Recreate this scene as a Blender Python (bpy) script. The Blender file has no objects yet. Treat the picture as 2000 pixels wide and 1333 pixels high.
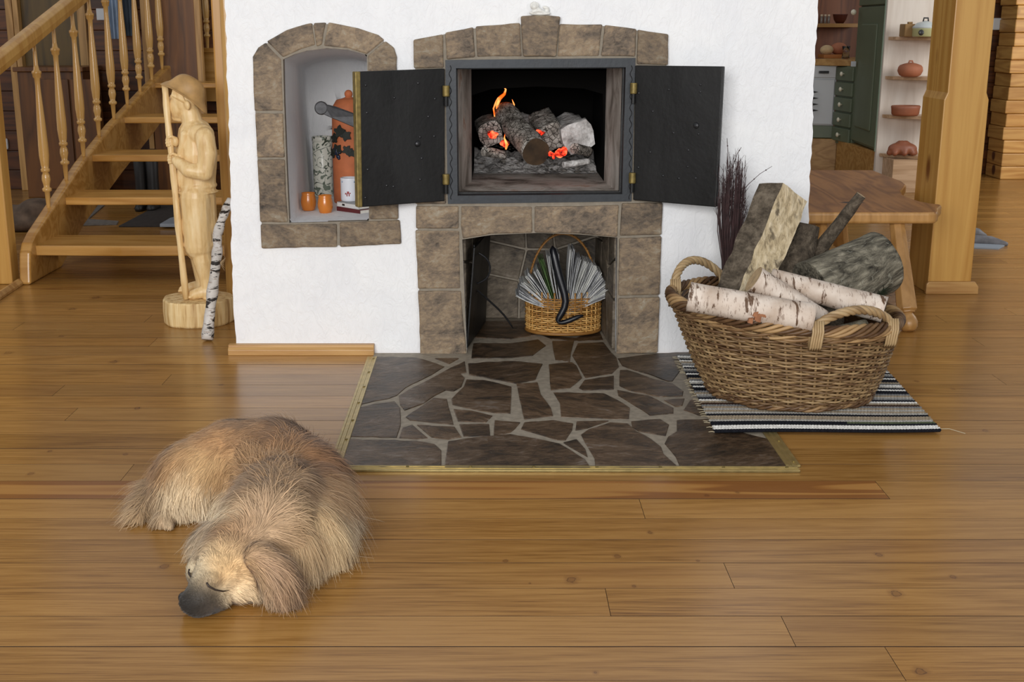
import bpy, bmesh, math, random
import numpy as np
from mathutils import Vector, Matrix, Euler
random.seed(7); rng = np.random.default_rng(7)
S = bpy.context.scene; C = S.collection; PI = math.pi

# ---------------------------------------------------------------- camera, light, exposure
H = 1.15; PITCH = math.radians(14.4); F = 2400.0; CX = 960.0; CY = 666.5
cam = bpy.data.cameras.new('camera'); co = bpy.data.objects.new('camera', cam); C.objects.link(co)
co.location = (0, 0, H); co.rotation_euler = (PI/2-PITCH, 0, 0)
cam.sensor_width = 36; cam.lens = F/2000*36; cam.shift_x = 0.02; cam.clip_start = 0.05; cam.clip_end = 60
S.camera = co
S.view_settings.view_transform = 'Standard'; S.view_settings.look = 'None'
S.view_settings.gamma = 1; S.view_settings.use_curve_mapping = False
S.view_settings.exposure = 0.08
S.cycles.use_denoising = True
w = bpy.data.worlds.new('world'); S.world = w; w.use_nodes = True
w.node_tree.nodes['Background'].inputs[0].default_value = (0.93, 0.96, 1.0, 1)
w.node_tree.nodes['Background'].inputs[1].default_value = 0.42
def area(name, loc, target, sx, sy, power, col=(1, 1, 1)):
    l = bpy.data.lights.new(name, 'AREA'); l.shape = 'RECTANGLE'; l.size = sx; l.size_y = sy; l.energy = power; l.color = col
    o = bpy.data.objects.new(name, l); C.objects.link(o); o.location = loc
    o.rotation_euler = (Vector(target)-Vector(loc)).to_track_quat('-Z', 'Y').to_euler(); return o
area('window_light_behind_camera', (-1.0, -2.5, 2.0), (0.2, 4.3, 0.45), 3.2, 1.8, 305, (1.0, 0.985, 0.97))
area('fill_light_side', (2.9, -1.9, 2.0), (0.6, 4.3, 0.5), 1.6, 1.5, 45, (1.0, 0.985, 0.97))  # unseen fill light added from the right, no window there
area('kitchen_window_light', (5.2, 6.6, 1.9), (3.2, 9.2, 0.8), 1.2, 1.3, 55, (1.0, 0.98, 0.95))
area('stairwell_area_light', (-4.3, 5.2, 2.2), (-1.6, 6.2, 0.5), 1.2, 1.2, 13, (1.0, 0.97, 0.93))  # area lamp aimed at the staircase from the left

# ---------------------------------------------------------------- projecting helpers
FW = Vector((0, math.cos(PITCH), -math.sin(PITCH))); UP = Vector((0, math.sin(PITCH), math.cos(PITCH))); RT = Vector((1, 0, 0))
EYE = Vector((0, 0, H))
def ray(px, py): return FW + RT*((px-CX)/F) + UP*((CY-py)/F)
def P(px, py, Y):
    r = ray(px, py); return EYE + r*(Y/r.y)
def G(px, py, z=0.0):
    r = ray(px, py); return EYE + r*((z-H)/r.z)
def pxm(Y, z=0.5): return F/(Y*FW.y+(z-H)*FW.z)      # pixels per metre there
YW = G(900, 690).y

# ---------------------------------------------------------------- objects and tags
def tag(o, label=None, cat=None, group=None, kind=None):
    if label: o['label'] = label
    if cat: o['category'] = cat
    if group: o['group'] = group
    if kind: o['kind'] = kind
    return o
def empty(name, loc, label=None, cat=None, group=None):
    o = bpy.data.objects.new(name, None); C.objects.link(o); o.location = loc; o.empty_display_size = .05
    return tag(o, label, cat, group)
def link(name, me, m=None, parent=None, bevel=0, smooth=False, seg=2):
    o = bpy.data.objects.new(name, me); C.objects.link(o)
    if m is not None:
        for x in (m if isinstance(m, (list, tuple)) else [m]): me.materials.append(x)
    if smooth: me.shade_smooth()
    if parent is not None:
        o.parent = parent
        p = Vector((0, 0, 0)); q = parent
        while q is not None: p += q.location; q = q.parent
        o.location = -p                         # geometry is given in world space; parents only translate
    if bevel:
        b = o.modifiers.new('bevel', 'BEVEL'); b.width = bevel; b.segments = seg; b.limit_method = 'ANGLE'; b.angle_limit = .6
    return o
class MB:
    def __init__(s): s.v = []; s.f = []; s.a = []; s.cur = 0.0; s.mi = []; s.m = 0
    def add(s, vs, fs):
        n = len(s.v); s.v += [tuple(x) for x in vs]; s.f += [tuple(i+n for i in f) for f in fs]
        s.a += [s.cur]*len(fs); s.mi += [s.m]*len(fs)
    def box(s, x0, x1, y0, y1, z0, z1, M=None):
        vs = [Vector((x, y, z)) for z in (z0, z1) for y in (y0, y1) for x in (x0, x1)]
        if M is not None: vs = [M @ v for v in vs]
        s.add(vs, [(0, 2, 3, 1), (4, 5, 7, 6), (0, 1, 5, 4), (2, 6, 7, 3), (0, 4, 6, 2), (1, 3, 7, 5)])
    def tube(s, pts, r, n=8, cap=True, closed=False, twist=0, flat=1.0):
        pts = [Vector(p) for p in pts]; k = len(pts)
        if not isinstance(r, (list, tuple)): r = [r]*k
        vs = []; nrm = None
        for i, p in enumerate(pts):
            a = pts[(i-1) % k] if (closed or i) else p; b = pts[(i+1) % k] if (closed or i < k-1) else p
            t = (b-a).normalized() if (b-a).length > 1e-9 else Vector((0, 0, 1))
            if nrm is None: nrm = t.cross(Vector((0, 0, 1)) if abs(t.z) < .9 else Vector((1, 0, 0))).normalized()
            nrm = (nrm - t*nrm.dot(t)).normalized(); bi = t.cross(nrm)
            for j in range(n):
                an = 2*PI*j/n + twist*i
                vs.append(p + nrm*math.cos(an)*r[i] + bi*math.sin(an)*r[i]*flat)
        fs = []
        for i in range(k if closed else k-1):
            for j in range(n):
                a, b = i*n+j, i*n+(j+1) % n; c, d = ((i+1) % k)*n+(j+1) % n, ((i+1) % k)*n+j
                fs.append((a, b, c, d))
        if cap and not closed: fs += [tuple(range(n-1, -1, -1)), tuple(range((k-1)*n, k*n))]
        s.add(vs, fs)
    def lathe(s, prof, c=(0, 0, 0), n=24, ax=None, sx=1, sy=1):
        c = Vector(c); vs = []
        M = ax.to_track_quat('Z', 'Y').to_matrix() if ax is not None else Matrix.Identity(3)
        for r, z in prof:
            for j in range(n):
                a = 2*PI*j/n; vs.append(c + M @ Vector((r*math.cos(a)*sx, r*math.sin(a)*sy, z)))
        fs = [(i*n+j, i*n+(j+1) % n, (i+1)*n+(j+1) % n, (i+1)*n+j) for i in range(len(prof)-1) for j in range(n)]
        fs += [tuple(range(n-1, -1, -1)), tuple(range((len(prof)-1)*n, len(prof)*n))]
        s.add(vs, fs)
    def prism(s, poly, off):
        """poly: list of 3D points in order; off: extrusion vector"""
        n = len(poly); off = Vector(off); poly = [Vector(p) for p in poly]
        nn = Vector((0, 0, 0))
        for i in range(n): nn += poly[i].cross(poly[(i+1) % n])
        if nn.dot(off) > 0: poly = poly[::-1]
        vs = poly + [p+off for p in poly]
        s.add(vs, [tuple(range(n)), tuple(range(2*n-1, n-1, -1))] + [(i, n+i, n+(i+1) % n, (i+1) % n) for i in range(n)])
    def ball(s, c, r, n=10, sx=1, sy=1, sz=1):
        pr = [(r*math.sin(PI*i/n), -r*math.cos(PI*i/n)*sz) for i in range(n+1)]
        pr[0] = (r*.02, -r*sz); pr[-1] = (r*.02, r*sz)
        s.lathe(pr, c, n*2, sx=sx, sy=sy)
    def build(s, name, m=None, parent=None, bevel=0, smooth=False, seg=2, fix=False):
        me = bpy.data.meshes.new(name); me.from_pydata(s.v, [], s.f); me.update()
        if fix:
            b = bmesh.new(); b.from_mesh(me); bmesh.ops.recalc_face_normals(b, faces=b.faces); b.to_mesh(me); b.free()
        at = me.attributes.new('rnd', 'FLOAT', 'FACE'); at.data.foreach_set('value', s.a)
        me.polygons.foreach_set('material_index', s.mi)
        return link(name, me, m, parent, bevel, smooth, seg)
def plate(name, outer, holes, thick, m, parent=None, bevel=0.0):
    """flat plate with holes: 2-D outlines (x,z) filled, front face at y=0, going back by thick (baked from a curve)"""
    cu = bpy.data.curves.new(name, 'CURVE'); cu.dimensions = '2D'; cu.fill_mode = 'BOTH'; cu.extrude = thick/2; cu.bevel_depth = bevel
    for pl in [outer]+holes:
        sp = cu.splines.new('POLY'); sp.points.add(len(pl)-1); sp.use_cyclic_u = True
        for i, (x, z) in enumerate(pl): sp.points[i].co = (x, z, 0, 1)
    t = bpy.data.objects.new('tmp', cu); C.objects.link(t)
    dg = bpy.context.evaluated_depsgraph_get(); me = bpy.data.meshes.new_from_object(t.evaluated_get(dg))
    bpy.data.objects.remove(t); bpy.data.curves.remove(cu)
    me.transform(Matrix.Rotation(PI/2, 4, 'X')); me.materials.clear()
    return me
def blob(shapes, voxel, smooth=6):
    """one continuous surface grown from tapered capsules and ellipsoids: ('c',[p..],[r..]) or ('e',centre,(rx,ry,rz),rot)"""
    mb = MB()
    for sh in shapes:
        if sh[0] == 'c':
            pts, rs = [Vector(p) for p in sh[1]], sh[2]
            P2, R2 = [], []
            for i in range(len(pts)-1):
                for k in range(6):
                    t = k/6; P2.append(pts[i].lerp(pts[i+1], t)); R2.append(rs[i]*(1-t)+rs[i+1]*t)
            P2.append(pts[-1]); R2.append(rs[-1])
            mb.tube(P2, R2, 14)
            for p, r in zip(pts, rs): mb.ball(p, r, 8)
        else:
            c = Vector(sh[1]); R = Euler(sh[3]).to_matrix() if len(sh) > 3 else Matrix.Identity(3)
            b2 = MB(); b2.ball((0, 0, 0), 1, 12)
            mb.add([c + R @ Vector((v[0]*sh[2][0], v[1]*sh[2][1], v[2]*sh[2][2])) for v in b2.v], b2.f)
    me = bpy.data.meshes.new('t'); me.from_pydata(mb.v, [], mb.f)
    o = bpy.data.objects.new('t', me); C.objects.link(o)
    r = o.modifiers.new('r', 'REMESH'); r.mode = 'VOXEL'; r.voxel_size = voxel
    if smooth: q = o.modifiers.new('s', 'SMOOTH'); q.iterations = smooth; q.factor = .5
    dg = bpy.context.evaluated_depsgraph_get(); out = bpy.data.meshes.new_from_object(o.evaluated_get(dg))
    bpy.data.objects.remove(o); bpy.data.meshes.remove(me)
    return out
def copy_tree(o, parent=None):
    c = o.copy(); C.objects.link(c)
    if parent is not None: c.parent = parent
    for ch in list(o.children): copy_tree(ch, c)
    return c

# ---------------------------------------------------------------- materials
def lin(h):
    if isinstance(h, (tuple, list)): return tuple(h)+(1,) if len(h) == 3 else tuple(h)
    h = h.lstrip('#'); f = lambda c: c/12.92 if c <= .04045 else ((c+.055)/1.055)**2.4
    return tuple(f(int(h[i:i+2], 16)/255) for i in (0, 2, 4))+(1,)
class Mat:
    def __init__(s, name, rough=.5, metal=0, spec=.5):
        s.m = bpy.data.materials.new(name); s.m.use_nodes = True; s.nt = s.m.node_tree; s.b = s.nt.nodes['Principled BSDF']
        s.b.inputs['Roughness'].default_value = rough; s.b.inputs['Metallic'].default_value = metal
        s.b.inputs['Specular IOR Level'].default_value = spec
        s.tc = s.n('ShaderNodeTexCoord').outputs['Object']
    def n(s, t, _o=None, **k):
        x = s.nt.nodes.new(t)
        for a, v in k.items():
            if hasattr(x, a) and a not in x.inputs: setattr(x, a, v); continue
            i = x.inputs[int(a[1:])] if (a[0] == 'i' and a[1:].isdigit()) else x.inputs[a]
            if isinstance(v, bpy.types.NodeSocket): s.nt.links.new(v, i)
            else: i.default_value = v
        return x
    def map(s, sc=(1, 1, 1), src=None, loc=(0, 0, 0), rot=(0, 0, 0)):
        x = s.n('ShaderNodeMapping'); s.nt.links.new(src or s.tc, x.inputs[0]); x.inputs['Scale'].default_value = sc
        x.inputs['Location'].default_value = loc; x.inputs['Rotation'].default_value = rot; return x.outputs[0]
    def noise(s, vec=None, scale=5, det=4, rough=.5, dist=0):
        x = s.n('ShaderNodeTexNoise'); s.nt.links.new(vec or s.tc, x.inputs['Vector'])
        x.inputs['Scale'].default_value = scale; x.inputs['Detail'].default_value = det
        x.inputs['Roughness'].default_value = rough; x.inputs['Distortion'].default_value = dist; return x.outputs['Fac']
    def vor(s, vec=None, scale=5, feature='F1', out='Distance', rand=1):
        x = s.n('ShaderNodeTexVoronoi'); x.feature = feature; s.nt.links.new(vec or s.tc, x.inputs['Vector'])
        x.inputs['Scale'].default_value = scale; x.inputs['Randomness'].default_value = rand; return x.outputs[out]
    def ramp(s, fac, stops, interp='LINEAR'):
        x = s.n('ShaderNodeValToRGB'); s.nt.links.new(fac, x.inputs[0]); e = x.color_ramp.elements; x.color_ramp.interpolation = interp
        while len(e) < len(stops): e.new(.5)
        for i, (p, c) in enumerate(stops): e[i].position = p; e[i].color = lin(c)
        return x.outputs[0]
    def math(s, op, a, b=0.0, c=0.0):
        x = s.n('ShaderNodeMath'); x.operation = op
        for i, v in enumerate((a, b, c)):
            if isinstance(v, bpy.types.NodeSocket): s.nt.links.new(v, x.inputs[i])
            else: x.inputs[i].default_value = v
        return x.outputs[0]
    def mix(s, f, a, b, mode='MIX'):
        x = s.n('ShaderNodeMix'); x.data_type = 'RGBA'; x.blend_type = mode
        for i, v in ((0, f), (6, a), (7, b)):
            if isinstance(v, bpy.types.NodeSocket): s.nt.links.new(v, x.inputs[i])
            else: x.inputs[i].default_value = v if i == 0 else lin(v)
        return x.outputs[2]
    def attr(s, name, out='Fac'):
        x = s.n('ShaderNodeAttribute'); x.attribute_name = name; return x.outputs[out]
    def col(s, v):
        if isinstance(v, bpy.types.NodeSocket): s.nt.links.new(v, s.b.inputs['Base Color'])
        else: s.b.inputs['Base Color'].default_value = lin(v)
        return s
    def rough(s, v): s.nt.links.new(v, s.b.inputs['Roughness']); return s
    def bump(s, h, strength=.3, dist=.01):
        x = s.n('ShaderNodeBump'); x.inputs['Strength'].default_value = strength; x.inputs['Distance'].default_value = dist
        s.nt.links.new(h, x.inputs['Height']); s.nt.links.new(x.outputs[0], s.b.inputs['Normal']); return s
def plain(name, c, rough=.5, metal=0, spec=.5, var=.0, scale=20):
    m = Mat(name, rough, metal, spec)
    if var:
        f = m.noise(scale=scale); c0 = lin(c)
        lo = tuple(x*(1-var) for x in c0[:3]); hi = tuple(min(1, x*(1+var)) for x in c0[:3])
        m.col(m.ramp(f, [(.3, lo), (.7, hi)])); m.bump(f, .15, .004)
    else: m.col(c)
    return m.m
def wood(name, c1, c2, sc=(1, 14, 14), rough=.35, knots=None, rings=6, rnd=.25, spec=.5, board=None, coat=0):
    """long grain along the axis with the small scale; knots: colour; rnd: tone shift by face attribute"""
    m = Mat(name, rough, 0, spec)
    v = m.map(sc)
    a = m.attr('rnd')
    off = m.n('ShaderNodeCombineXYZ'); m.nt.links.new(m.math('MULTIPLY', a, 37.0), off.inputs[0]); m.nt.links.new(m.math('MULTIPLY', a, 91.0), off.inputs[1]); m.nt.links.new(m.math('MULTIPLY', a, 53.0), off.inputs[2])
    vv = m.n('ShaderNodeVectorMath'); vv.operation = 'ADD'; m.nt.links.new(v, vv.inputs[0]); m.nt.links.new(off.outputs[0], vv.inputs[1]); v = vv.outputs[0]
    big = m.noise(v, .55, 3, .5, .6)
    ring = m.math('FRACT', m.math('MULTIPLY', big, rings*2.2))
    ring = m.math('ABSOLUTE', m.math('SUBTRACT', m.math('MULTIPLY', ring, 2), 1))
    fine = m.noise(v, 9, 4, .6)
    f = m.math('ADD', m.math('MULTIPLY', ring, .55), m.math('MULTIPLY', fine, .5))
    c = m.ramp(f, [(.22, c2), (.75, c1)])
    mid = m.math('ADD', m.math('MULTIPLY', m.math('SUBTRACT', a, .5), rnd*2), 1.0)
    hs = m.n('ShaderNodeHueSaturation'); m.nt.links.new(c, hs.inputs['Color']); m.nt.links.new(mid, hs.inputs['Value']); c = hs.outputs[0]
    if knots:
        kv = m.map(tuple(3.2*x/max(.6, 1) if x < 3 else x*.28 for x in sc)); 
        vv2 = m.n('ShaderNodeVectorMath'); vv2.operation = 'ADD'; m.nt.links.new(kv, vv2.inputs[0]); m.nt.links.new(off.outputs[0], vv2.inputs[1])
        d = m.vor(vv2.outputs[0], 1.0)
        c = m.mix(m.ramp(d, [(.08, '#ffffff'), (.13, '#000000')]), c, knots)
    m.col(c); m.bump(fine, .06, .002)
    if coat: m.b.inputs['Coat Weight'].default_value = coat; m.b.inputs['Coat Roughness'].default_value = .12
    return m.m
# ---------------------------------------------------------------- the materials of the place
def floor_mat():
    m = Mat('pine floor varnish', .3, 0, .5)
    a = m.attr('rnd')
    sx = m.n('ShaderNodeSeparateXYZ'); m.nt.links.new(m.tc, sx.inputs[0])
    cb = m.n('ShaderNodeCombineXYZ')
    m.nt.links.new(m.math('ADD', sx.outputs[0], m.math('MULTIPLY', a, 71.0)), cb.inputs[0])
    m.nt.links.new(m.math('ADD', sx.outputs[1], m.math('MULTIPLY', a, 13.0)), cb.inputs[1])
    m.nt.links.new(m.math('MULTIPLY', a, 19.0), cb.inputs[2]); v = cb.outputs[0]
    low = m.noise(m.map((.4, 7.5, 1), v), 1.0, 2, .4, .35)
    ring = m.math('SINE', m.math('MULTIPLY', low, 80.0))
    ring = m.math('MULTIPLY', m.math('ADD', ring, 1), .5)
    fine = m.noise(m.map((3, 120, 1), v), 2.4, 4, .65)
    tone = m.noise(m.map((.7, 2.5, 1), v), 1.0, 3)
    f = m.math('ADD', m.math('MULTIPLY', ring, .10), m.math('ADD', m.math('MULTIPLY', fine, .72), m.math('MULTIPLY', tone, .35)))
    c = m.ramp(f, [(.34, '#643e16'), (.5, '#8e632c'), (.68, '#a67a40')])
    # heartwood boards show strong cathedral figure
    hw = m.ramp(m.noise(m.map((1.2, 3.0, 1), v, (4, 2, 0)), 1, 1), [(.62, '#000000'), (.72, '#ffffff')])
    cr = m.ramp(m.math('SINE', m.math('MULTIPLY', low, 34.0)), [(.0, '#75451c'), (.35, '#8a5827'), (.8, '#a0713a')])
    hw2 = m.math('GREATER_THAN', a, .985)
    c = m.mix(m.math('MAXIMUM', m.math('MULTIPLY', hw, .3), m.math('MULTIPLY', hw2, .85)), c, cr)
    hs = m.n('ShaderNodeHueSaturation'); m.nt.links.new(c, hs.inputs['Color'])
    m.nt.links.new(m.math('ADD', m.math('MULTIPLY', a, .26), .86), hs.inputs['Value']); c = hs.outputs[0]
    # knots
    kd = m.n('ShaderNodeTexVoronoi'); m.nt.links.new(m.map((2.1, 5.0, 1), v), kd.inputs['Vector']); kd.inputs['Scale'].default_value = 1.0
    pick = m.math('GREATER_THAN', m.n('ShaderNodeSeparateColor', Color=kd.outputs['Color']).outputs[0], .52)
    dd = kd.outputs['Distance']
    halo = m.math('MULTIPLY', m.ramp(dd, [(.03, '#ffffff'), (.14, '#000000')]), m.math('MULTIPLY', pick, .45))
    c = m.mix(halo, c, '#6b3a14')
    core = m.math('MULTIPLY', m.ramp(dd, [(.03, '#ffffff'), (.045, '#000000')]), m.math('MULTIPLY', pick, .85))
    c = m.mix(core, c, '#43220c')
    KN = [(1270, 1041, 9), (1205, 1087, 11), (1117, 1133, 19), (1238, 1146, 8), (1163, 1315, 10), (1798, 1312, 20), (1750, 1160, 20), (1861, 1127, 10), (1716, 1084, 12), (1440, 962, 7), (1380, 968, 7), (1363, 1096, 6), (322, 1107, 16), (987, 1096, 8),
          (187, 582, 14), (140, 604, 12), (120, 657, 9), (15, 690, 14), (222, 707, 13), (268, 798, 10), (98, 882, 7), (245, 888, 8), (432, 752, 8), (60, 926, 10), (1860, 760, 8), (1790, 745, 8), (1925, 842, 10), (630, 1100, 5), (1035, 1140, 4)]
    mp = m.map((1, .8, 1)); best = None
    for kx, ky, kr in KN:
        g_ = G(kx, ky); vm = m.n('ShaderNodeVectorMath'); vm.operation = 'DISTANCE'; m.nt.links.new(mp, vm.inputs[0]); vm.inputs[1].default_value = (g_.x, g_.y*.8, 0)
        d_ = m.math('MULTIPLY', vm.outputs['Value'], pxm(g_.y, 0)/kr); best = d_ if best is None else m.math('MINIMUM', best, d_)
    best = m.math('ADD', best, m.math('MULTIPLY', m.math('SUBTRACT', m.noise(v, 60, 2), .5), .9))
    c = m.mix(m.math('MULTIPLY', m.ramp(best, [(.3, '#ffffff'), (1.0, '#000000')]), .5), c, '#5f3413')
    c = m.mix(m.ramp(best, [(.36, '#000000'), (.44, '#dddddd'), (.52, '#000000')]), c, '#33190a')
    m.col(c); m.bump(fine, .05, .001)
    m.rough(m.math('ADD', m.math('MULTIPLY', tone, .12), .2))
    return m.m
M = {}
M['floor'] = floor_mat()
M['gap'] = plain('dark gap', '#2a1607', .8)
def plaster(name='rough white plaster'):
    m = Mat(name, .75, 0, .25)
    v = m.map((1, 1, 1))
    a = m.noise(v, 5, 3, .5, .8); b = m.noise(m.map((1, 1, .5)), 26, 4, .6, 2.5)
    n2 = m.math('ADD', m.math('MULTIPLY', a, 1.2), m.math('MULTIPLY', m.ramp(b, [(.42, '#000000'), (.62, '#ffffff')]), .28))
    m.col(m.ramp(a, [(.3, (.80, .81, .83)), (.7, (.86, .865, .87))])); m.bump(n2, .38, .012); return m.m
M['plaster'] = plaster()
def slate(name, ramp, sc=6, rough=.55, grain=(1, 1, 3.5), bumps=.5, spec=.4):
    m = Mat(name, rough, 0, spec); a = m.attr('rnd')
    off = m.n('ShaderNodeCombineXYZ')
    for i, k in enumerate((17., 29., 41.)): m.nt.links.new(m.math('MULTIPLY', a, k), off.inputs[i])
    r = m.n('ShaderNodeVectorRotate'); r.rotation_type = 'Z_AXIS' if grain[2] == 1 else 'Y_AXIS'; m.nt.links.new(m.tc, r.inputs[0]); m.nt.links.new(m.math('MULTIPLY', m.math('SUBTRACT', a, .5), .9), r.inputs['Angle'])
    vv = m.n('ShaderNodeVectorMath'); vv.operation = 'ADD'; m.nt.links.new(r.outputs[0], vv.inputs[0]); m.nt.links.new(off.outputs[0], vv.inputs[1])
    v = m.map(grain, vv.outputs[0])
    n1 = m.noise(v, sc, 6, .65, .8); n2 = m.noise(v, sc*7, 6, .7, .4)
    f = m.math('ADD', m.math('MULTIPLY', n1, .6), m.math('MULTIPLY', n2, .42))
    c = m.ramp(f, ramp)
    hs = m.n('ShaderNodeHueSaturation'); m.nt.links.new(c, hs.inputs['Color']); m.nt.links.new(m.math('ADD', m.math('MULTIPLY', a, .4), .8), hs.inputs['Value'])
    m.col(hs.outputs[0]); m.bump(f, bumps, .012); return m.m
M['stone'] = slate('brown slate surround', [(.34, '#332b24'), (.43, '#5d5144'), (.5, '#756553'), (.56, '#87745c'), (.62, '#8f8472'), (.72, '#ab9e8a')], 7, .6, (1, 1, 1.5), .6)
M['stone_dark'] = slate('dark hearth slate', [(.36, '#17130f'), (.45, '#33271c'), (.52, '#4c3a29'), (.58, '#5d4a38'), (.64, '#6e6258'), (.74, '#948a80')], 6, .36, (1, 1.8, 1), .9, .4)
M['stone_in'] = slate('alcove slate', [(.35, '#2c2722'), (.45, '#544b40'), (.55, '#6e6354'), (.7, '#958a7c')], 6, .6, (1, 1, 2))
M['grout'] = plain('grey mortar', '#857c6e', .8, var=.12, scale=60)
M['grout_dark'] = plain('hearth mortar', '#8e8475', .6, var=.2, scale=50)
def iron(name, c, rough=.38, spec=.45, soot=.0):
    m = Mat(name, rough, .25, spec); n1 = m.noise(m.map((1, 1, .4)), 5, 5, .6, .5); n2 = m.noise(None, 60, 4)
    c0 = lin(c)
    m.col(m.ramp(n1, [(.35, tuple(x*.55 for x in c0[:3])), (.55, c0[:3]), (.75, tuple(x*1.5 for x in c0[:3]))]))
    m.rough(m.math('ADD', m.math('MULTIPLY', n1, .3), rough-.1)); m.bump(m.math('ADD', n1, m.math('MULTIPLY', n2, .15)), .35, .01); return m.m
M['iron'] = iron('black iron', '#191919', .42)
M['iron_frame'] = iron('blue grey iron', '#2e3237', .45)
M['brass'] = plain('brass', '#b3a06c', .35, .75, var=.15, scale=40)
M['bronze'] = plain('tarnished brass', '#7d6c3c', .5, .5, var=.3, scale=60)
M['steel'] = plain('dull steel', '#2f2f31', .4, .5, var=.3, scale=50)
M['soot'] = plain('soot', '#0b0a09', .95, 0, .1)
def firebrick():
    m = Mat('ashy firebrick', .9, 0, .1); n1 = m.noise(m.map((1, 1, .6)), 7, 6, .65, .6)
    m.col(m.ramp(n1, [(.3, '#4a423b'), (.45, '#a39a91'), (.6, '#c9c2ba'), (.72, '#a5785c')])); m.bump(n1, .4, .01); return m.m
M['brick'] = firebrick()
def ash():
    m = Mat('wood ash', .95, 0, .05); n1 = m.noise(None, 14, 8, .75, .3); n2 = m.vor(None, 60)
    m.col(m.ramp(n1, [(.34, '#4a4745'), (.43, '#a5a19e'), (.54, '#d5d2cf'), (.66, '#f6f4f2')])); m.bump(m.math('ADD', n1, m.math('MULTIPLY', n2, .5)), .8, .02); return m.m
M['ash'] = ash()
def charred():
    m = Mat('charred log', .9, 0, .1); v = m.vor(m.map((1, 1, 1)), 55, 'DISTANCE_TO_EDGE'); n1 = m.noise(None, 22, 6, .7)
    f = m.math('MULTIPLY', m.ramp(v, [(.0, '#8a8a8a'), (.05, '#ffffff')]), n1)
    m.col(m.ramp(f, [(.15, '#1c1a18'), (.38, '#5c5751'), (.5, '#98928a'), (.65, '#cac5be')])); m.bump(f, .9, .012); return m.m
M['char'] = charred()
M['pine'] = wood('honey pine', '#cfa055', '#ba873f', (12, 12, .5), .35, '#7a4a1e', 2, .08)
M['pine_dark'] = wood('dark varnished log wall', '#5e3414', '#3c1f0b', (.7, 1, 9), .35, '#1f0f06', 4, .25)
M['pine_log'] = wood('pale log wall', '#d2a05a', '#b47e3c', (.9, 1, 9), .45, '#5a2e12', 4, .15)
M['stair'] = wood('beech stair', '#c2924f', '#a5732f', (.8, 12, 12), .28, None, 3, .1)
M['stair_v'] = wood('turned beech', '#cba05e', '#b98a48', (14, 14, .8), .22, None, 3, .12)
M['base'] = wood('skirting', '#c59a5e', '#a4733c', (1.0, 16, 16), .4, None, 3, .1)
M['bench'] = wood('oiled bench top', '#a56f35', '#82511f', (8, 1.2, 8), .6, '#2e1809', 4, .1)
M['bench_edge'] = wood('bench oak', '#c19257', '#a77a42', (12, 12, 1.5), .35, None, 3, .1)

# ---------------------------------------------------------------- floor
mb = MB(); y = 1.2; k = 0
bounds = []
yy = 2.0-.126*7
while yy < 12.6: bounds.append(yy); yy += .1262
joints = {7: [-.62], 6: [-.62], 13: [1.1, -1.9], 12: [1.35], 9: [1.95]}
for i in range(len(bounds)-1):
    y0, y1 = bounds[i], bounds[i+1]
    xs = [-6.0]; x = -6 + random.uniform(.6, 3.4)
    if abs(bounds[i]-2.883) < .03: x = G(1723, 957).x
    while x < 7: xs.append(x); x += random.uniform(2.2, 4.2)
    xs.append(7.5)
    for a, b in zip(xs[:-1], xs[1:]):
        mb.cur = random.random()*.95
        if abs(y0-2.883) < .03: mb.cur = .99 if b < 2.2 else .3
        g = random.choice((.0008, .0012, .002, .003)); n0 = len(mb.mi)
        mb.m = 1; mb.box(a+.0006, b-.0006, y0+g, y1-.0003, -.02, 0); mb.mi[n0+1] = 0; mb.m = 0
fl = mb.build('floor', [M['floor'], M['gap']]); tag(fl, kind='structure')
mb = MB(); mb.box(-6, 7.5, 1.1, 12.6, -.03, -.0045); tag(mb.build('floor_subfloor', M['gap']), kind='structure')

# ---------------------------------------------------------------- chimney block with niche, firebox and wood store openings
wx = lambda px, py: P(px, py, YW)
def pts(l, Y=None): return [P(a, b, Y or YW) for a, b in l]
def xz(l, Y=None): return [(p.x, p.z) for p in pts(l, Y)]
random.seed(3)
left = [(437, -70), (440, 0), (443, 150), (447, 230), (449, 330), (450, 400), (453, 520), (456, 600), (462, 690)]
right = [(1573, 690), (1578, 500), (1581, 360), (1585, 300), (1588, 200), (1592, 120), (1598, 0), (1601, -70)]
def rag(l, amp=1.6):
    out = []
    for (a, b), (c, d) in zip(l[:-1], l[1:]):
        n = max(1, int(math.hypot(c-a, d-b)/14))
        for k in range(n):
            t = k/n; out.append((a+(c-a)*t+random.uniform(-amp, amp), b+(d-b)*t))
    return out+[l[-1]]
ztop = 2.4
outer = xz(rag(left)+rag(right))
outer = [(outer[0][0], ztop)]+outer+[(outer[-1][0], ztop)]
niche_o = [(553, 116), (575, 106), (600, 99), (640, 94), (680, 97), (718, 107), (722, 260), (722, 431), (640, 433), (565, 435), (560, 330), (555, 200)]
fire_o = [(880, 124), (1232, 121), (1226, 388), (884, 391)]
alc_o = [(903, 467), (960, 458), (1050, 454), (1130, 457), (1205, 463), (1203, 690), (912, 690)]
me = plate('wall_center', outer, [xz(niche_o), xz(fire_o), xz(alc_o)], .05, None)
me.transform(Matrix.Translation((0, YW+.025, 0)))
wc = link('wall_center', me, M['plaster']); tag(wc, kind='structure')
xl, xr = max(wx(a, b).x for a, b in left)+.002, min(wx(a, b).x for a, b in right)-.002
mb = MB()
mb.box(xl, xl+.06, YW+.05, YW+1.25, 0, ztop); mb.box(xr-.06, xr, YW+.05, YW+1.25, 0, ztop); mb.box(xl, xr, YW+1.19, YW+1.25, 0, ztop)
mb.box(xl, xr, YW+.05, YW+1.25, ztop-.02, ztop)
tag(mb.build('wall_center_sides', M['plaster']), kind='structure')

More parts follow.
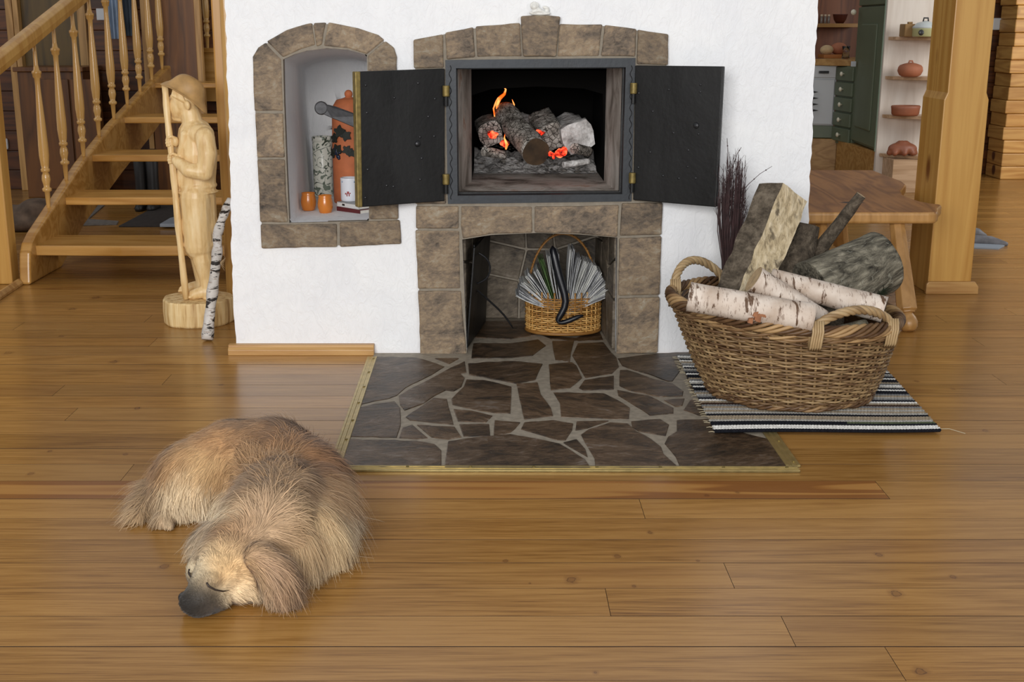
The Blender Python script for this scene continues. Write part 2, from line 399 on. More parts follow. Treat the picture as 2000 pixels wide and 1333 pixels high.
# niche lining: lofted from the opening back to an arched rear
def resample(l, n):
    d = [0]
    for a, b in zip(l, l[1:]+l[:1]): d.append(d[-1]+(b-a).length)
    out = []
    for i in range(n):
        t = d[-1]*i/n; k = max(j for j in range(len(l)) if d[j] <= t+1e-9)
        a, b = l[k], l[(k+1) % len(l)]; out.append(a.lerp(b, (t-d[k])/max(1e-9, (b-a).length)))
    return out
fr = pts(niche_o)
zf = min(p.z for p in fr); YB = YW+.80
x0, x1 = P(602, 300, YB).x, P(742, 300, YB).x; zt = P(640, 116, YB).z
bk = []
for p, (a, b) in zip(fr, niche_o):
    u = (a-555)/(722-555); v = (p.z-zf)/(wx(640, 94).z-zf)
    bk.append(Vector((x0+(x1-x0)*u, YB, zf+(zt-zf)*v)))
n = 72; A = resample(fr, n); B = resample(bk, n)
mb = MB(); rings = []
for t, s in ((0, 0), (.12, .07), (.5, .45), (.85, .86), (.97, .985), (1, 1)):
    rings.append([a.lerp(b, s)*1.0 for a, b in zip(A, B)])
    for i, q in enumerate(rings[-1]): q.y = YW + (YB-YW)*t
c = sum(B, Vector())/n
for f_ in (.93, .6, .25): rings.append([c + (q-c)*f_ + Vector((0, .012 if f_ < .9 else .008, 0)) for q in B])
vs = [q for r in rings for q in r]
fs = [(i*n+j, (i+1)*n+j, (i+1)*n+(j+1) % n, i*n+(j+1) % n) for i in range(len(rings)-1) for j in range(n)]
fs.append(tuple(range((len(rings)-1)*n, len(rings)*n)))
mb.add(vs, fs)
tag(mb.build('wall_niche', M['plaster'], smooth=True, fix=False), kind='structure')

# ---------------------------------------------------------------- the stone frame round the niche
def stones(name, polys, m, parent, Y=YW, out=.016, inn=.02, inset=1.1, rot=None, bevel=.005):
    mb = MB()
    for pl in polys:
        mb.cur = random.random()
        cx = sum(a for a, b in pl)/len(pl); cy = sum(b for a, b in pl)/len(pl)
        dense = []
        for (a, b), (c_, d) in zip(pl, pl[1:]+pl[:1]):
            L = math.hypot(c_-a, d-b); k = max(1, int(L/16))
            for i in range(k):
                t = i/k; x, y = a+(c_-a)*t, b+(d-b)*t
                r = math.hypot(x-cx, y-cy); j = (0 if i == 0 else random.uniform(-.7, .7))
                dense.append((x-(x-cx)/r*(inset+j), y-(y-cy)/r*(inset+j)))
        o = out*random.uniform(.8, 1.15)
        mb.prism([P(x, y, Y)+Vector((0, -o, 0)) for x, y in dense], (0, o+inn, 0))
    return mb.build(name, m, parent, bevel)
nf = empty('niche_surround', wx(640, 480), 'arched frame of brown slate blocks around the white wall niche', 'stone frame')
np_ = [[(494, 110), (505, 92), (520, 82), (552, 115), (555, 218), (498, 218), (495, 160)],
       [(521, 81), (560, 58), (600, 46), (611, 44), (618, 88), (590, 97), (553, 113)],
       [(613, 44), (638, 43), (630, 88), (619, 92)],
       [(641, 43), (700, 54), (740, 68), (752, 78), (718, 107), (680, 95), (632, 90)],
       [(753, 79), (770, 92), (776, 110), (777, 220), (722, 220), (719, 108)],
       [(777, 222), (777, 310), (722, 310), (722, 222)], [(777, 312), (779, 428), (722, 428), (722, 312)],
       [(499, 220), (555, 220), (558, 308), (503, 308)], [(503, 310), (558, 310), (564, 434), (509, 434)],
       [(509, 437), (660, 436), (660, 482), (511, 485)], [(663, 433), (782, 429), (785, 476), (664, 482)]]
stones('stone_frame', np_, M['stone'], nf)
me = plate('mortar', xz([(500, 222), (500, 110), (524, 84), (600, 50), (640, 47), (700, 58), (748, 80), (773, 104), (774, 222), (776, 428), (780, 472), (664, 478), (515, 481), (504, 310)]),
           [xz([(a+(1 if a < 600 else -1 if a > 700 else 0), b) for a, b in niche_o])], .03, None)
me.transform(Matrix.Translation((0, YW+.015-.011, 0))); link('mortar', me, M['grout'], nf)

# ---------------------------------------------------------------- fireplace
fp = empty('fireplace', wx(1055, 690), 'slate faced wall fireplace with a burning fire behind open black iron doors', 'fireplace')
sp = [[(807, 77), (866, 66), (868, 133), (808, 134)], [(869, 63), (925, 52), (929, 112), (872, 117)], [(928, 51), (1016, 44), (1020, 111), (931, 112)],
      [(1092, 46), (1177, 47), (1170, 110), (1087, 111)], [(1180, 48), (1243, 56), (1240, 111), (1172, 110)], [(1244, 57), (1305, 66), (1304, 128), (1242, 126)],
      [(808, 136), (868, 135), (869, 262), (809, 262)], [(809, 264), (869, 264), (872, 398), (811, 398)],
      [(1242, 129), (1303, 130), (1299, 262), (1241, 262)], [(1241, 264), (1299, 264), (1294, 392), (1237, 392)],
      [(812, 401), (897, 401), (897, 446), (812, 446)], [(900, 401), (1040, 402), (1041, 454), (960, 457), (903, 466), (899, 440)],
      [(1043, 402), (1209, 399), (1206, 462), (1130, 456), (1043, 453)], [(1213, 395), (1294, 394), (1292, 458), (1209, 460)],
      [(811, 448), (898, 449), (900, 563), (816, 564)], [(816, 566), (901, 566), (912, 690), (821, 695)],
      [(1208, 463), (1292, 460), (1288, 575), (1206, 577)], [(1206, 580), (1288, 578), (1284, 688), (1203, 690)]]
stones('stone_surround', sp, M['stone'], fp, out=.02)
ks = stones('keystone', [[(1016, 31), (1040, 29), (1070, 29), (1095, 32), (1086, 111), (1021, 111)]], M['stone'], fp, out=.034)
tag(ks, 'wedge shaped keystone standing proud of the arch')
me = plate('mortar', xz([(811, 80), (868, 67), (930, 55), (1018, 48), (1093, 49), (1180, 51), (1244, 60), (1301, 69), (1297, 262), (1290, 392), (1288, 460), (1284, 577), (1281, 688), (824, 692), (819, 566), (815, 400), (812, 262)]),
           [xz(fire_o), xz(alc_o)], .03, None)
me.transform(Matrix.Translation((0, YW+.015-.013, 0))); link('mortar', me, M['grout'], fp)
# iron frame
me = plate('iron_frame', xz([(870, 117), (1240, 113), (1232, 392), (875, 397)]), [xz([(891, 133), (1221, 131), (1214, 378), (894, 381)])], .05, None, bevel=.0)
me.transform(Matrix.Translation((0, YW+.005, 0))); frm = link('iron_frame', me, M['iron_frame'], fp, .004)
me = plate('inner_rim', xz([(886, 129), (1226, 127), (1219, 384), (889, 387)]), [xz([(893, 136), (1218, 134), (1211, 376), (896, 378)])], .02, None)
me.transform(Matrix.Translation((0, YW+.04, 0))); link('inner_rim', me, M['iron'], frm, .002)
# wavy sealing cord up both sides
for sx_ in (879, 1233):
    mb = MB(); l = []
    for k in range(120):
        t = k/119; py = 128+(390-128)*t; px = sx_+(1 if sx_ < 1000 else -1)*t*3
        q = P(px, py, YW-.022); l.append(q+Vector((.0035*math.sin(t*75), 0, 0)))
    mb.tube(l, .0012, 5); mb.build('sealing_cord', M['steel'], frm)
# firebox chamber
YF0, YF1, YF2 = YW+.03, YW+.42, YW+1.02
a0, a1 = P(888, 200, YF0).x, P(1220, 200, YF0).x
b0, b1 = P(921, 250, YF1).x, P(1182, 250, YF1).x
zfl = P(1050, 381, YF0).z; ztp = P(1050, 128, YF0).z
mb = MB()
def quad(m_, *v): m_.add(v, [(0, 1, 2, 3)])
mb.m = 0
for (p, q) in ((a0, b0), (a1, b1)):
    mb.prism([Vector((p, YF0, zfl)), Vector((q, YF1, zfl)), Vector((q, YF1, ztp+.05)), Vector((p, YF0, ztp+.05))], (-.03 if p == a0 else .03, 0, 0))
mb.prism([Vector((a0-.03, YW, zfl)), Vector((a1+.03, YW, zfl)), Vector((b1+.1, YF2, zfl)), Vector((b0-.1, YF2, zfl))], (0, 0, -.03))
ch = mb.build('firebox', M['brick'], fp)
mb = MB()
mb.prism([Vector((a0-.04, YF0, ztp)), Vector((a1+.04, YF0, ztp)), Vector((b1+.05, YF1, ztp-.02)), Vector((b0-.05, YF1, ztp-.02))], (0, 0, .03))
for s, p in ((-1, b0), (1, b1)): mb.box(min(p, p+s*.03), max(p, p+s*.03), YF1, YF2, zfl, ztp)
mb.box(b0-.04, b1+.04, YF2, YF2+.02, zfl, ztp); mb.box(b0-.04, b1+.04, YF1, YF2, ztp-.03, ztp)
# arch over the rear chamber
arch = [P(x, y_, YF1) for x, y_ in ((905, 120), (905, 345), (921, 345), (922, 186), (960, 174), (1050, 169), (1140, 173), (1178, 184), (1181, 345), (1200, 345), (1200, 120))]
mb.prism(arch, (0, .05, 0))
mb.build('soot_arch', M['soot'], ch)

# wood store recess below
YA = G(1000, 623).y
mb = MB(); random.seed(11)
z_t = P(1050, 452, YW).z+.03
al0, al1 = P(905, 560, YW).x-.004, P(1204, 560, YW).x+.004
br0, br1 = P(940, 560, YA).x, P(1166, 560, YA).x
# back wall of rough stones
def tess(x0, x1, z0, z1, nx, nz, fn, out=.012):
    us = [[(i+(0 if i in (0, nx) else random.uniform(-.28, .28)), j+(0 if j in (0, nz) else random.uniform(-.25, .25))) for i in range(nx+1)] for j in range(nz+1)]
    for j in range(nz):
        for i in range(nx):
            q = [us[j][i], us[j][i+1], us[j+1][i+1], us[j+1][i]]; c = (sum(a for a, b in q)/4, sum(b for a, b in q)/4)
            q = [((a-c[0])*.95+c[0], (b-c[1])*.94+c[1]) for a, b in q]
            mb.cur = random.random()
            w_ = [fn(x0+(x1-x0)*a/nx, z0+(z1-z0)*b/nz) for a, b in q]
            nrm = (w_[1]-w_[0]).cross(w_[3]-w_[0]).normalized()
            if nrm.dot(EYE-w_[0]) < 0: nrm = -nrm
            mb.prism([p+nrm*out for p in w_], -nrm*(out+.01))
tess(br0, br1, 0.0, z_t, 3, 3, lambda a, b: Vector((a, YA, b)))
tess(0, 1, 0.0, z_t, 3, 3, lambda a, b: Vector((al0+(br0-al0)*a, YW+.03+(YA-YW-.03)*a, b)))
tess(0, 1, 0.0, z_t, 3, 3, lambda a, b: Vector((al1+(br1-al1)*a, YW+.03+(YA-YW-.03)*a, b)))
ws = mb.build('wood_store_lining', M['stone_in'], fp, .004)
mb = MB()
for (p, q, s) in ((al0, br0, -1), (al1, br1, 1)):
    mb.prism([Vector((p, YW+.02, 0)), Vector((q, YA+.01, 0)), Vector((q, YA+.01, z_t)), Vector((p, YW+.02, z_t))], (s*.03, 0, 0))
mb.box(br0-.03, br1+.03, YA, YA+.03, 0, z_t); mb.prism([Vector((al0, YW+.03, z_t)), Vector((al1, YW+.03, z_t)), Vector((br1, YA, z_t)), Vector((br0, YA, z_t))], (0, 0, .03))
mb.build('mortar_bed', M['grout_dark'], fp)

# doors
def door(side):
    s = -1 if side == 'l' else 1
    if side == 'l': hp = (869, 134, 869, 393); fpx = (702, 140, 706, 405); dy = .13
    else: hp = (1240, 128, 1236, 391); fpx = (1412, 130, 1398, 405); dy = .15
    Yh = YW-.03; Yf = Yh-dy
    a, b = P(hp[0], hp[1], Yh), P(hp[2], hp[3], Yh); c, d = P(fpx[2], fpx[3], Yf), P(fpx[0], fpx[1], Yf)
    n = (a-b).cross(c-b).normalized()
    if n.dot(EYE-a) < 0: n = -n
    mb = MB(); N = 8
    mb.prism([a, b, c, d], -n*.022)
    o = mb.build('iron_door', M['iron'], fp, .003)
    tag(o, 'left iron door leaf swung open in front of the niche' if side == 'l' else 'right iron door leaf swung open over the white plaster')
    uv = lambda u, v: (a.lerp(d, u)).lerp(b.lerp(c, u), v)
    riv = [(.93, .1), (.32, .1), (.6, .2), (.12, .22), (.92, .3), (.2, .35), (.3, .5), (.13, .5), (.92, .72), (.28, .66), (.3, .82), (.7, .85), (.95, .93), (.62, .86)] if side == 'l' else \
          [(.4, .17), (.76, .13), (.76, .18), (.22, .33), (.47, .48), (.76, .48), (.65, .6), (.2, .63), (.65, .72), (.36, .8), (.55, .81), (.75, .8), (.06, .75), (.05, .2)]
    for u, v in riv:
        mb = MB(); mb.lathe([(.0045, 0), (.004, .0022), (.0015, .0035)], uv(u, v), 8, ax=n); mb.build('rivet', M['steel'], o)
    bu = (.33, .55) if side == 'l' else (.73, .42)
    mb = MB(); mb.lathe([(.011, 0), (.009, .005), (.003, .008)], uv(*bu), 14, ax=n)
    mb.build('bolt_head', M['steel'], o)
    e = (a-d).normalized(); zv = Vector((0, 0, 1))
    if side == 'l':
        mb = MB(); mb.prism([d+n*.003-e*.016, c+n*.003-e*.014, c+n*.003+e*.003, d+n*.003+e*.003], -n*.03)
        mb.build('edge_strip', M['bronze'], o, .003)
        # lever handle
        h0 = P(700, 238, Yf+.04); h1 = P(652, 219, Yf+.05); h2 = P(628, 211, Yf+.05)
        mb = MB(); q = (h1-h0).normalized(); upv = Vector((-q.z, 0, q.x)).normalized()*.02
        mb.prism([h0+upv*1.1, h0-upv*1.1, h1-upv, h2-upv*.8, h2+upv*.8, h1+upv], Vector((0, -.012, 0)))
        mb.lathe([(.021, -.007), (.023, 0), (.021, .007)], h2+Vector((0, -.006, 0)), 20, ax=Vector((0, -1, 0)))
        hd = mb.build('lever_handle', M['steel'], o, .002)
    for v in (.165, .83):
        p = a.lerp(b, v)+Vector((s*-.004, -.008, 0))*1
        mb = MB(); mb.lathe([(.011, -.018), (.012, -.015), (.012, .015), (.011, .018)], p, 16); hg = mb.build('hinge', M['bronze'], o, smooth=False)
        mb = MB(); mb.lathe([(.007, -.05), (.007, -.018), (.008, -.017)], p, 12); mb.build('hinge_pin', M['iron'], hg)
    return o
door('l'); door('r')

# ---------------------------------------------------------------- fire: ash, logs, embers, flames
Ya, Yb = G(1050, 340, zfl).y+.05, YW+.93
nx, ny = 70, 50; mb = MB(); vs = []
xa, xb = b0+.004, b1-.004
from mathutils import noise as NZ
for j in range(ny+1):
    for i in range(nx+1):
        x = xa+(xb-xa)*i/nx; y = Ya-.05+(Yb-Ya+.05)*j/ny
        t = min(1, max(0, (y-(Ya-.05))/.35))
        hgt = .075*(t*t*(3-2*t)) + .022*NZ.fractal(Vector((x*22, y*22, 0)), 1, 2, 4)*min(1, t*4) + .02*NZ.noise(Vector((x*7, y*7, 3)))*t
        vs.append(Vector((x, y, zfl+.0015+max(0, hgt))))
mb.add(vs, [(j*(nx+1)+i, j*(nx+1)+i+1, (j+1)*(nx+1)+i+1, (j+1)*(nx+1)+i) for j in range(ny) for i in range(nx)])
ab = mb.build('ash_bed', M['ash'], smooth=True); tag(ab, 'heap of pale grey wood ash covering the firebox floor', 'ash', kind='stuff')
def rough_log(name, p0, p1, r0, r1, m, mend, n=20, seg=18, amp=.08, freq=14, parent=None, bend=0, shape=None, cap_in=.0):
    p0, p1 = Vector(p0), Vector(p1); ax = (p1-p0); L = ax.length; ax.normalize()
    u = ax.cross(Vector((0, 0, 1)) if abs(ax.z) < .9 else Vector((0, 1, 0))).normalized(); v = ax.cross(u)
    mb = MB(); vs = []
    sd = random.uniform(0, 50)
    for i in range(seg+1):
        t = i/seg; c = p0.lerp(p1, t)+v*bend*math.sin(PI*t)
        for j in range(n):
            a = 2*PI*j/n; r = (r0+(r1-r0)*t)*(shape[j] if shape else 1)
            q = c+(u*math.cos(a)+v*math.sin(a))*r
            r *= 1+amp*NZ.fractal(q*freq+Vector((sd, 0, 0)), 1, 2, 3)
            vs.append(c+(u*math.cos(a)+v*math.sin(a))*r)
    fs = [(i*n+j, i*n+(j+1) % n, (i+1)*n+(j+1) % n, (i+1)*n+j) for i in range(seg) for j in range(n)]
    mb.add(vs, fs); mb.m = 1
    mb.v += [tuple(p0), tuple(p1)]; k = len(mb.v)
    fe = [(k-2, (j+1) % n, j) for j in range(n)]+[(k-1, seg*n+j, seg*n+(j+1) % n) for j in range(n)]
    mb.f += fe; mb.a += [0.5]*len(fe); mb.mi += [1]*len(fe)
    mb.v = mb.v; o = mb.build(name, [m, mend], parent, fix=True)
    o.data.polygons.foreach_set('use_smooth', [p.material_index == 0 for p in o.data.polygons])
    return o
M['end_burnt'] = plain('scorched end grain', '#3f2e1c', .9, var=.5, scale=20)
YE = YW+.34
def fpnt(px, py, dy): return P(px, py, YE+dy)
random.seed(5)
l = rough_log('firewood_log', fpnt(1047, 297, -.05), fpnt(985, 222, .33), .052, .05, M['char'], M['end_burnt'], 26, 22, .1, 16)
tag(l, 'round charred log lying on the embers with its brown end facing out', 'log')
def chunk(px0, py0, px1, py1, dy0, dy1, r, m='ash', sq=True):
    sh = [1.0 if not sq else min(1/abs(math.cos(2*PI*j/16+.4)+1e-9), 1/abs(math.sin(2*PI*j/16+.4)+1e-9), 1.25) for j in range(16)]
    return rough_log('burnt_wood', fpnt(px0, py0, dy0), fpnt(px1, py1, dy1), r, r*.95, M[m], M[m], 16, 12, .12, 20, shape=sh)
tag(chunk(1130, 268, 1100, 250, .1, .42, .058), 'square block of wood burnt to white ash at the right of the fire', 'burnt wood')
tag(chunk(1078, 268, 1058, 236, .16, .42, .05, 'char'), 'cracked grey burnt split log standing behind the round log', 'burnt wood')
tag(chunk(958, 262, 950, 245, .18, .4, .045, 'char'), 'dark burnt split log lying left of the round log', 'burnt wood')
tag(chunk(1080, 262, 1012, 236, .46, .5, .035, 'ash'), 'pale ash covered billet lying across the back of the fire', 'burnt wood')
tag(chunk(1122, 290, 1150, 296, .02, .1, .02, 'char', False), 'small rounded charred stub beside the white ash block', 'burnt wood')
tag(chunk(1100, 322, 1150, 315, -.1, -.07, .012, 'ash', False), 'thin strip of white ash bark at the front right of the fire', 'burnt wood')
tag(chunk(945, 296, 985, 303, -.02, .05, .018, 'char', False), 'small black charred piece in the ash at front left', 'burnt wood')
random.seed(8)
sm = MB()
for k in range(160):
    x = random.uniform(xa+.02, xb-.02); y = random.uniform(Ya-.03, Ya+.4); r = random.uniform(.003, .009)
    t = min(1, max(0, (y-(Ya-.05))/.35))
    sm.cur = random.random(); sm.ball((x, y, zfl+.075*t*t*(3-2*t)+r*.4), r, 4, sx=random.uniform(.8, 2), sz=.6)
tag(sm.build('ash_crumbs', M['char']), 'scattered crumbs of charcoal and ash across the ash heap', 'charcoal', kind='stuff')
def emit(name, c, s, c2=None, mixn=0):
    m = Mat(name, .9); m.col('#2a0a05'); n1 = m.noise(None, 45, 4, .6)
    m.nt.links.new(m.ramp(n1, [(.38, '#200301'), (.5, c), (.65, c2 or c)]), m.b.inputs['Emission Color']); m.b.inputs['Emission Strength'].default_value = s
    return m.m
M['ember'] = emit('glowing ember', '#e02a12', 1.6, '#ff8050')
for (px, py, r, dy, lab) in ((965, 262, .017, .14, 'round glowing ember at the left of the fire'), (988, 284, .013, -.0, 'tall glowing ember left of the round log end'),
                        (1057, 262, .012, .08, 'small glowing ember behind the log end'), (1094, 299, .02, .0, 'wide glowing ember right of the log end'), (1080, 303, .012, -.03, 'low glowing ember touching the log end')):
    sh = [('e', fpnt(px+random.uniform(-8, 8), py+random.uniform(-6, 6), dy+random.uniform(-.01, .01)), (r*random.uniform(.4, .9), r*.7, r*random.uniform(.4, .8))) for _ in range(7)]
    me = blob(sh, .003, 1); tag(link('ember', me, M['ember'], smooth=True), lab, 'ember', 'embers in the firebox')
def flame_mat():
    m = Mat('flame', 1); lw = m.n('ShaderNodeLayerWeight'); lw.inputs[0].default_value = .45
    em = m.n('ShaderNodeEmission'); m.nt.links.new(m.ramp(m.noise(None, 30, 2), [(.4, '#ff5a14'), (.62, '#ffb060')]), em.inputs[0]); em.inputs[1].default_value = 2.2
    tr = m.n('ShaderNodeBsdfTransparent'); mx = m.n('ShaderNodeMixShader')
    m.nt.links.new(m.math('ADD', m.math('MULTIPLY', lw.outputs['Facing'], .6), .3), mx.inputs[0]); m.nt.links.new(em.outputs[0], mx.inputs[1]); m.nt.links.new(tr.outputs[0], mx.inputs[2])
    m.nt.links.new(mx.outputs[0], m.nt.nodes['Material Output'].inputs[0]); return m.m
M['flame'] = flame_mat()
def flame(pl, rs, dy, lab):
    mb = MB(); l = [fpnt(a, b, dy) for a, b in pl]
    L2 = []; R2 = []
    for i in range(len(l)-1):
        for k in range(4): t = k/4; L2.append(l[i].lerp(l[i+1], t)); R2.append((rs[i]*(1-t)+rs[i+1]*t)*.0023)
    L2.append(l[-1]); R2.append(.0006)
    mb.tube(L2, R2, 8, flat=.5); tag(mb.build('flame', M['flame'], smooth=True), lab, 'flame', 'flames in the firebox')
flame([(970, 220), (971, 205), (976, 192), (985, 184), (988, 175), (983, 169)], [2, 5, 7, 5, 3, 1], .3, 'tall orange flame curling at the top of the log')
flame([(966, 228), (964, 212), (969, 198), (973, 190)], [2, 3, 2.5, 1], .28, 'faint thin flame left of the tall orange flame')
flame([(1003, 215), (1004, 204), (1000, 194)], [2, 3, 1], .32, 'faint dark orange flame right of the tall flame')
flame([(988, 292), (990, 282), (985, 270), (986, 262)], [3, 5, 2.5, 1], -.03, 'small pointed flame rising in front of the log')

# ---------------------------------------------------------------- hearth floor
hz = empty('hearth', G(1050, 800), 'crazy paved dark slate hearth set into the pine floor', 'hearth')
c1 = [[(430,260),(790,268),(880,290),(1050,350),(940,420),(820,480),(700,540),(620,610),(540,640),(420,660),(290,690),(330,560),(400,330)],
 [(960,275),(1180,275),(1090,325)],
 [(640,610),(720,560),(900,470),(1100,360),(1230,300),(1245,400),(1190,410),(1230,450),(1200,530),(1130,570),(1060,560),(960,610),(860,680),(690,740),(650,690)],
 [(270,720),(430,680),(600,660),(650,720),(655,880),(620,985),(190,975)],
 [(700,800),(950,630),(1070,640),(1130,870),(1040,860),(850,840),(740,830)],
 [(800,870),(1140,890),(1200,980),(1080,1000),(930,980)], [(670,900),(760,870),(900,990),(800,1000),(640,990)],
 [(180,1000),(800,1015),(960,1045),(1020,1100),(1020,1250),(90,1250)],
 [(1110,640),(1220,530),(1245,465),(1400,470),(1650,530),(1640,770),(1500,765),(1300,730),(1120,690)],
 [(1130,730),(1300,745),(1480,790),(1420,850),(1170,840)], [(1180,865),(1450,865),(1460,975),(1220,975)],
 [(1500,830),(1730,850),(1680,910),(1640,940),(1490,975)], [(1080,1020),(1230,995),(1640,955),(1900,1000),(2080,1040),(2310,1180),(2360,1255),(1050,1255),(1070,1100)],
 [(1260,320),(1660,300),(1930,325),(1865,465),(1690,500),(1400,440),(1270,420)], [(1310,140),(1640,140),(1890,105),(1960,160),(1840,250),(1650,270),(1290,275)],
 [(1330,-60),(1900,-60),(1900,60),(1640,100),(1320,85)]]
c2 = [[(40,500),(230,490),(260,600),(350,720),(370,790),(110,820)], [(330,330),(540,310),(580,340),(630,450),(520,540),(350,560)],
 [(360,120),(560,110),(530,230),(520,310),(390,290),(370,200)], [(590,140),(820,130),(890,220),(940,270),(960,350),(900,410),(660,450),(590,330),(540,250)],
 [(250,60),(570,90),(780,20),(820,110),(600,120),(350,100)], [(650,470),(915,430),(915,550),(640,560),(600,540)],
 [(370,580),(830,590),(950,650),(1060,720),(1050,820),(880,820),(440,800),(430,680)], [(945,560),(1230,610),(1450,720),(1450,770),(1240,790),(1100,700),(955,610)],
 [(970,380),(1040,380),(1270,460),(1440,500),(1540,570),(1530,615),(1330,620),(1050,560),(965,520)], [(990,340),(950,275),(1330,230),(1600,220),(1500,400),(1440,480),(1400,480),(1270,430)],
 [(1360,650),(1550,635),(1530,700),(1470,710)], [(1600,650),(1720,640),(1750,800),(1680,790),(1540,740)],
 [(1070,840),(1330,820),(1410,870),(1380,970),(1140,930),(1080,890)], [(580,840),(870,835),(680,900),(570,920)],
 [(110,850),(370,830),(550,860),(540,920),(480,1010),(420,1010),(80,910)], [(460,1030),(580,1000),(660,1090),(680,1160)],
 [(690,910),(880,850),(1040,860),(1120,930),(1250,1000),(1340,1070),(1360,1130),(1470,1230),(1490,1255),(750,1255),(740,1170),(620,960)],
 [(1480,830),(1750,820),(2100,950),(2310,1000),(2470,1230),(2460,1255),(1510,1255),(1470,1160),(1370,1040),(1400,980),(1480,930)],
 [(1780,810),(1750,640),(1620,590),(1560,420),(1640,240),(1800,260),(2060,640),(2280,930),(2120,930)]]
mb = MB(); random.seed(21)
polys = [[(640+a/4.5975, 640+b/4.5975) for a, b in p] for p in c1]+[[(1000+a/4.5975, 640+b/4.5975) for a, b in p] for p in c2]
for pl in polys:
    mb.cur = random.random(); cx = sum(a for a, b in pl)/len(pl); cy = sum(b for a, b in pl)/len(pl); d = []
    for (a, b), (c_, e) in zip(pl, pl[1:]+pl[:1]):
        k = max(1, int(math.hypot(c_-a, e-b)/14))
        for i in range(k):
            t = i/k; d.append((a+(c_-a)*t+(random.uniform(-1, 1) if i else 0), b+(e-b)*t+(random.uniform(-.7, .7) if i else 0)))
    z = random.uniform(.0050, .0065)
    mb.prism([G(a, b, z) for a, b in d], (0, 0, -.0045))
mb.build('flagstones', M['stone_dark'], hz, .002)
mb = MB()
mb.prism([G(a, b, .0032) for a, b in ((731, 690), (1398, 690), (1540, 916), (660, 916))], (0, 0, -.003))
mb.prism([G(a, b, .0032) for a, b in ((904, 692), (1206, 692), (1170, 612), (938, 612))], (0, 0, -.004))
mb.build('mortar_bed', M['grout_dark'], hz)
def trim(a, b, wpx):
    p, q = G(*a), G(*b); d = (q-p).normalized(); s = Vector((-d.y, d.x, 0))
    mb = MB(); w_ = wpx/2
    for o0, o1, h in ((-1, 1, .0055), (-1, -.55, .0072), (-.18, .18, .0072), (.55, 1, .0072)):
        mb.prism([p+s*w_*o0, q+s*w_*o0, q+s*w_*o1, p+s*w_*o1], (0, 0, h))
    o = mb.build('brass_trim', M['brass'], hz, .0008, seg=1)
    L = (q-p).length
    for k in range(max(2, int(L/.17))+1):
        mb = MB(); mb.lathe([(.004, .0), (.004, .0082), (.002, .009)], p+d*(.03+k*(L-.06)/max(2, int(L/.17)))+s*.008, 10); mb.build('screw', M['bronze'], o)
trim((727, 700), (655, 912), .034); trim((650, 918), (1560, 920), .034); trim((1403, 706), (1549, 914), .04)

# skirting under the plaster at the left
mb = MB(); a, b = G(447, 693), G(731, 693)
mb.prism([Vector((a.x, YW, 0)), Vector((a.x, a.y-.014, 0)), Vector((a.x, a.y-.014, .02)), Vector((a.x, a.y-.004, .03)), Vector((a.x, a.y-.004, .037)), Vector((a.x, YW, .037))], (b.x-a.x, 0, 0))
tag(mb.build('baseboard_center', M['base'], None, .002), kind='structure')

# little white figurine on the keystone
M['porcelain'] = plain('white porcelain', '#d9d8d2', .4, var=.12, scale=90)
q = lambda px, py, dy=0: P(px, py, YW-.018+dy)
sh = [('e', q(1044, 13), (.013, .011, .012)), ('c', [q(1042, 23), q(1052, 20), q(1062, 24)], [.008, .009, .006]), ('c', [q(1040, 26), q(1056, 27), q(1072, 26)], [.006, .006, .005]),
      ('e', q(1066, 15, .004), (.012, .004, .006), (0, .3, 0)), ('e', q(1068, 21, .004), (.01, .004, .007), (0, -.5, 0)), ('c', [q(1036, 25), q(1046, 24)], [.004, .004])]
for k in range(14):
    a = k/14*2*PI; sh.append(('e', q(1044+10*math.cos(a)*.62, 11+8*math.sin(a)*.7, -.002), (.0045, .004, .0045)))
tag(link('figurine', blob(sh, .0016, 1), M['porcelain'], smooth=True), 'tiny white reclining winged figurine perched on the keystone', 'figurine')
# ================================================================ left: stairs, statue, background
def X(px, py, x):
    r = ray(px, py); return EYE + r*(x/r.x)
xi = G(60, 557).x; xo = xi-.052; xb_ = (xi+xo)/2
st = empty('staircase', G(70, 555), 'open riser beech staircase with turned balusters rising at the left', 'staircase')
top = [(59, 520), (59, 495), (63, 474), (72, 455), (95, 420), (164, 316), (223, 242), (297, 163), (356, 106), (372, 92)]
bot = [(392, 130), (362, 176), (300, 262), (240, 338), (165, 440), (122, 521), (60, 557)]
prof = [X(a, b, xi) for a, b in top+bot]
prof[-1].z = 0; prof[-2].z = 0
mb = MB(); mb.prism(prof, (-.052, 0, 0)); mb.build('stringer', M['stair'], st, .012, seg=3)
trd = [((70, 480), 447, 20), ((128, 386), 361, 15), ((180, 303), 286, 13), ((243, 229), 221, 12), ((303, 162), 158, 10)]
for k, ((a, b), yb, th) in enumerate(trd):
    p = X(a, b, xi); back = p.y+.30; h = th/pxm(p.y, p.z)
    mb = MB(); mb.cur = random.random()
    x1 = -1.02-(.0 if k else .0)
    fr_ = [Vector((xi-.01, p.y, p.z)), Vector((xi+.12, p.y-.004, p.z)), Vector((xi+.4, p.y-.018 if k == 0 else p.y, p.z)), Vector((x1, p.y-.005, p.z))]
    mb.prism(fr_+[Vector((x1, back, p.z)), Vector((xi-.01, back, p.z))], (0, 0, -h))
    mb.build('tread', M['stair'], st, .006)
p = X(358, 103, xi)
mb = MB(); mb.box(xi, -1.02, p.y, p.y+.04, P(400, 155, p.y).z-.15, p.z-.0); mb.build('landing_riser', M['stair'], st, .004)
mb = MB(); mb.box(xi-.05, -1.02, p.y-.01, p.y+.9, p.z, p.z+.03); mb.build('landing', M['stair'], st, .004)
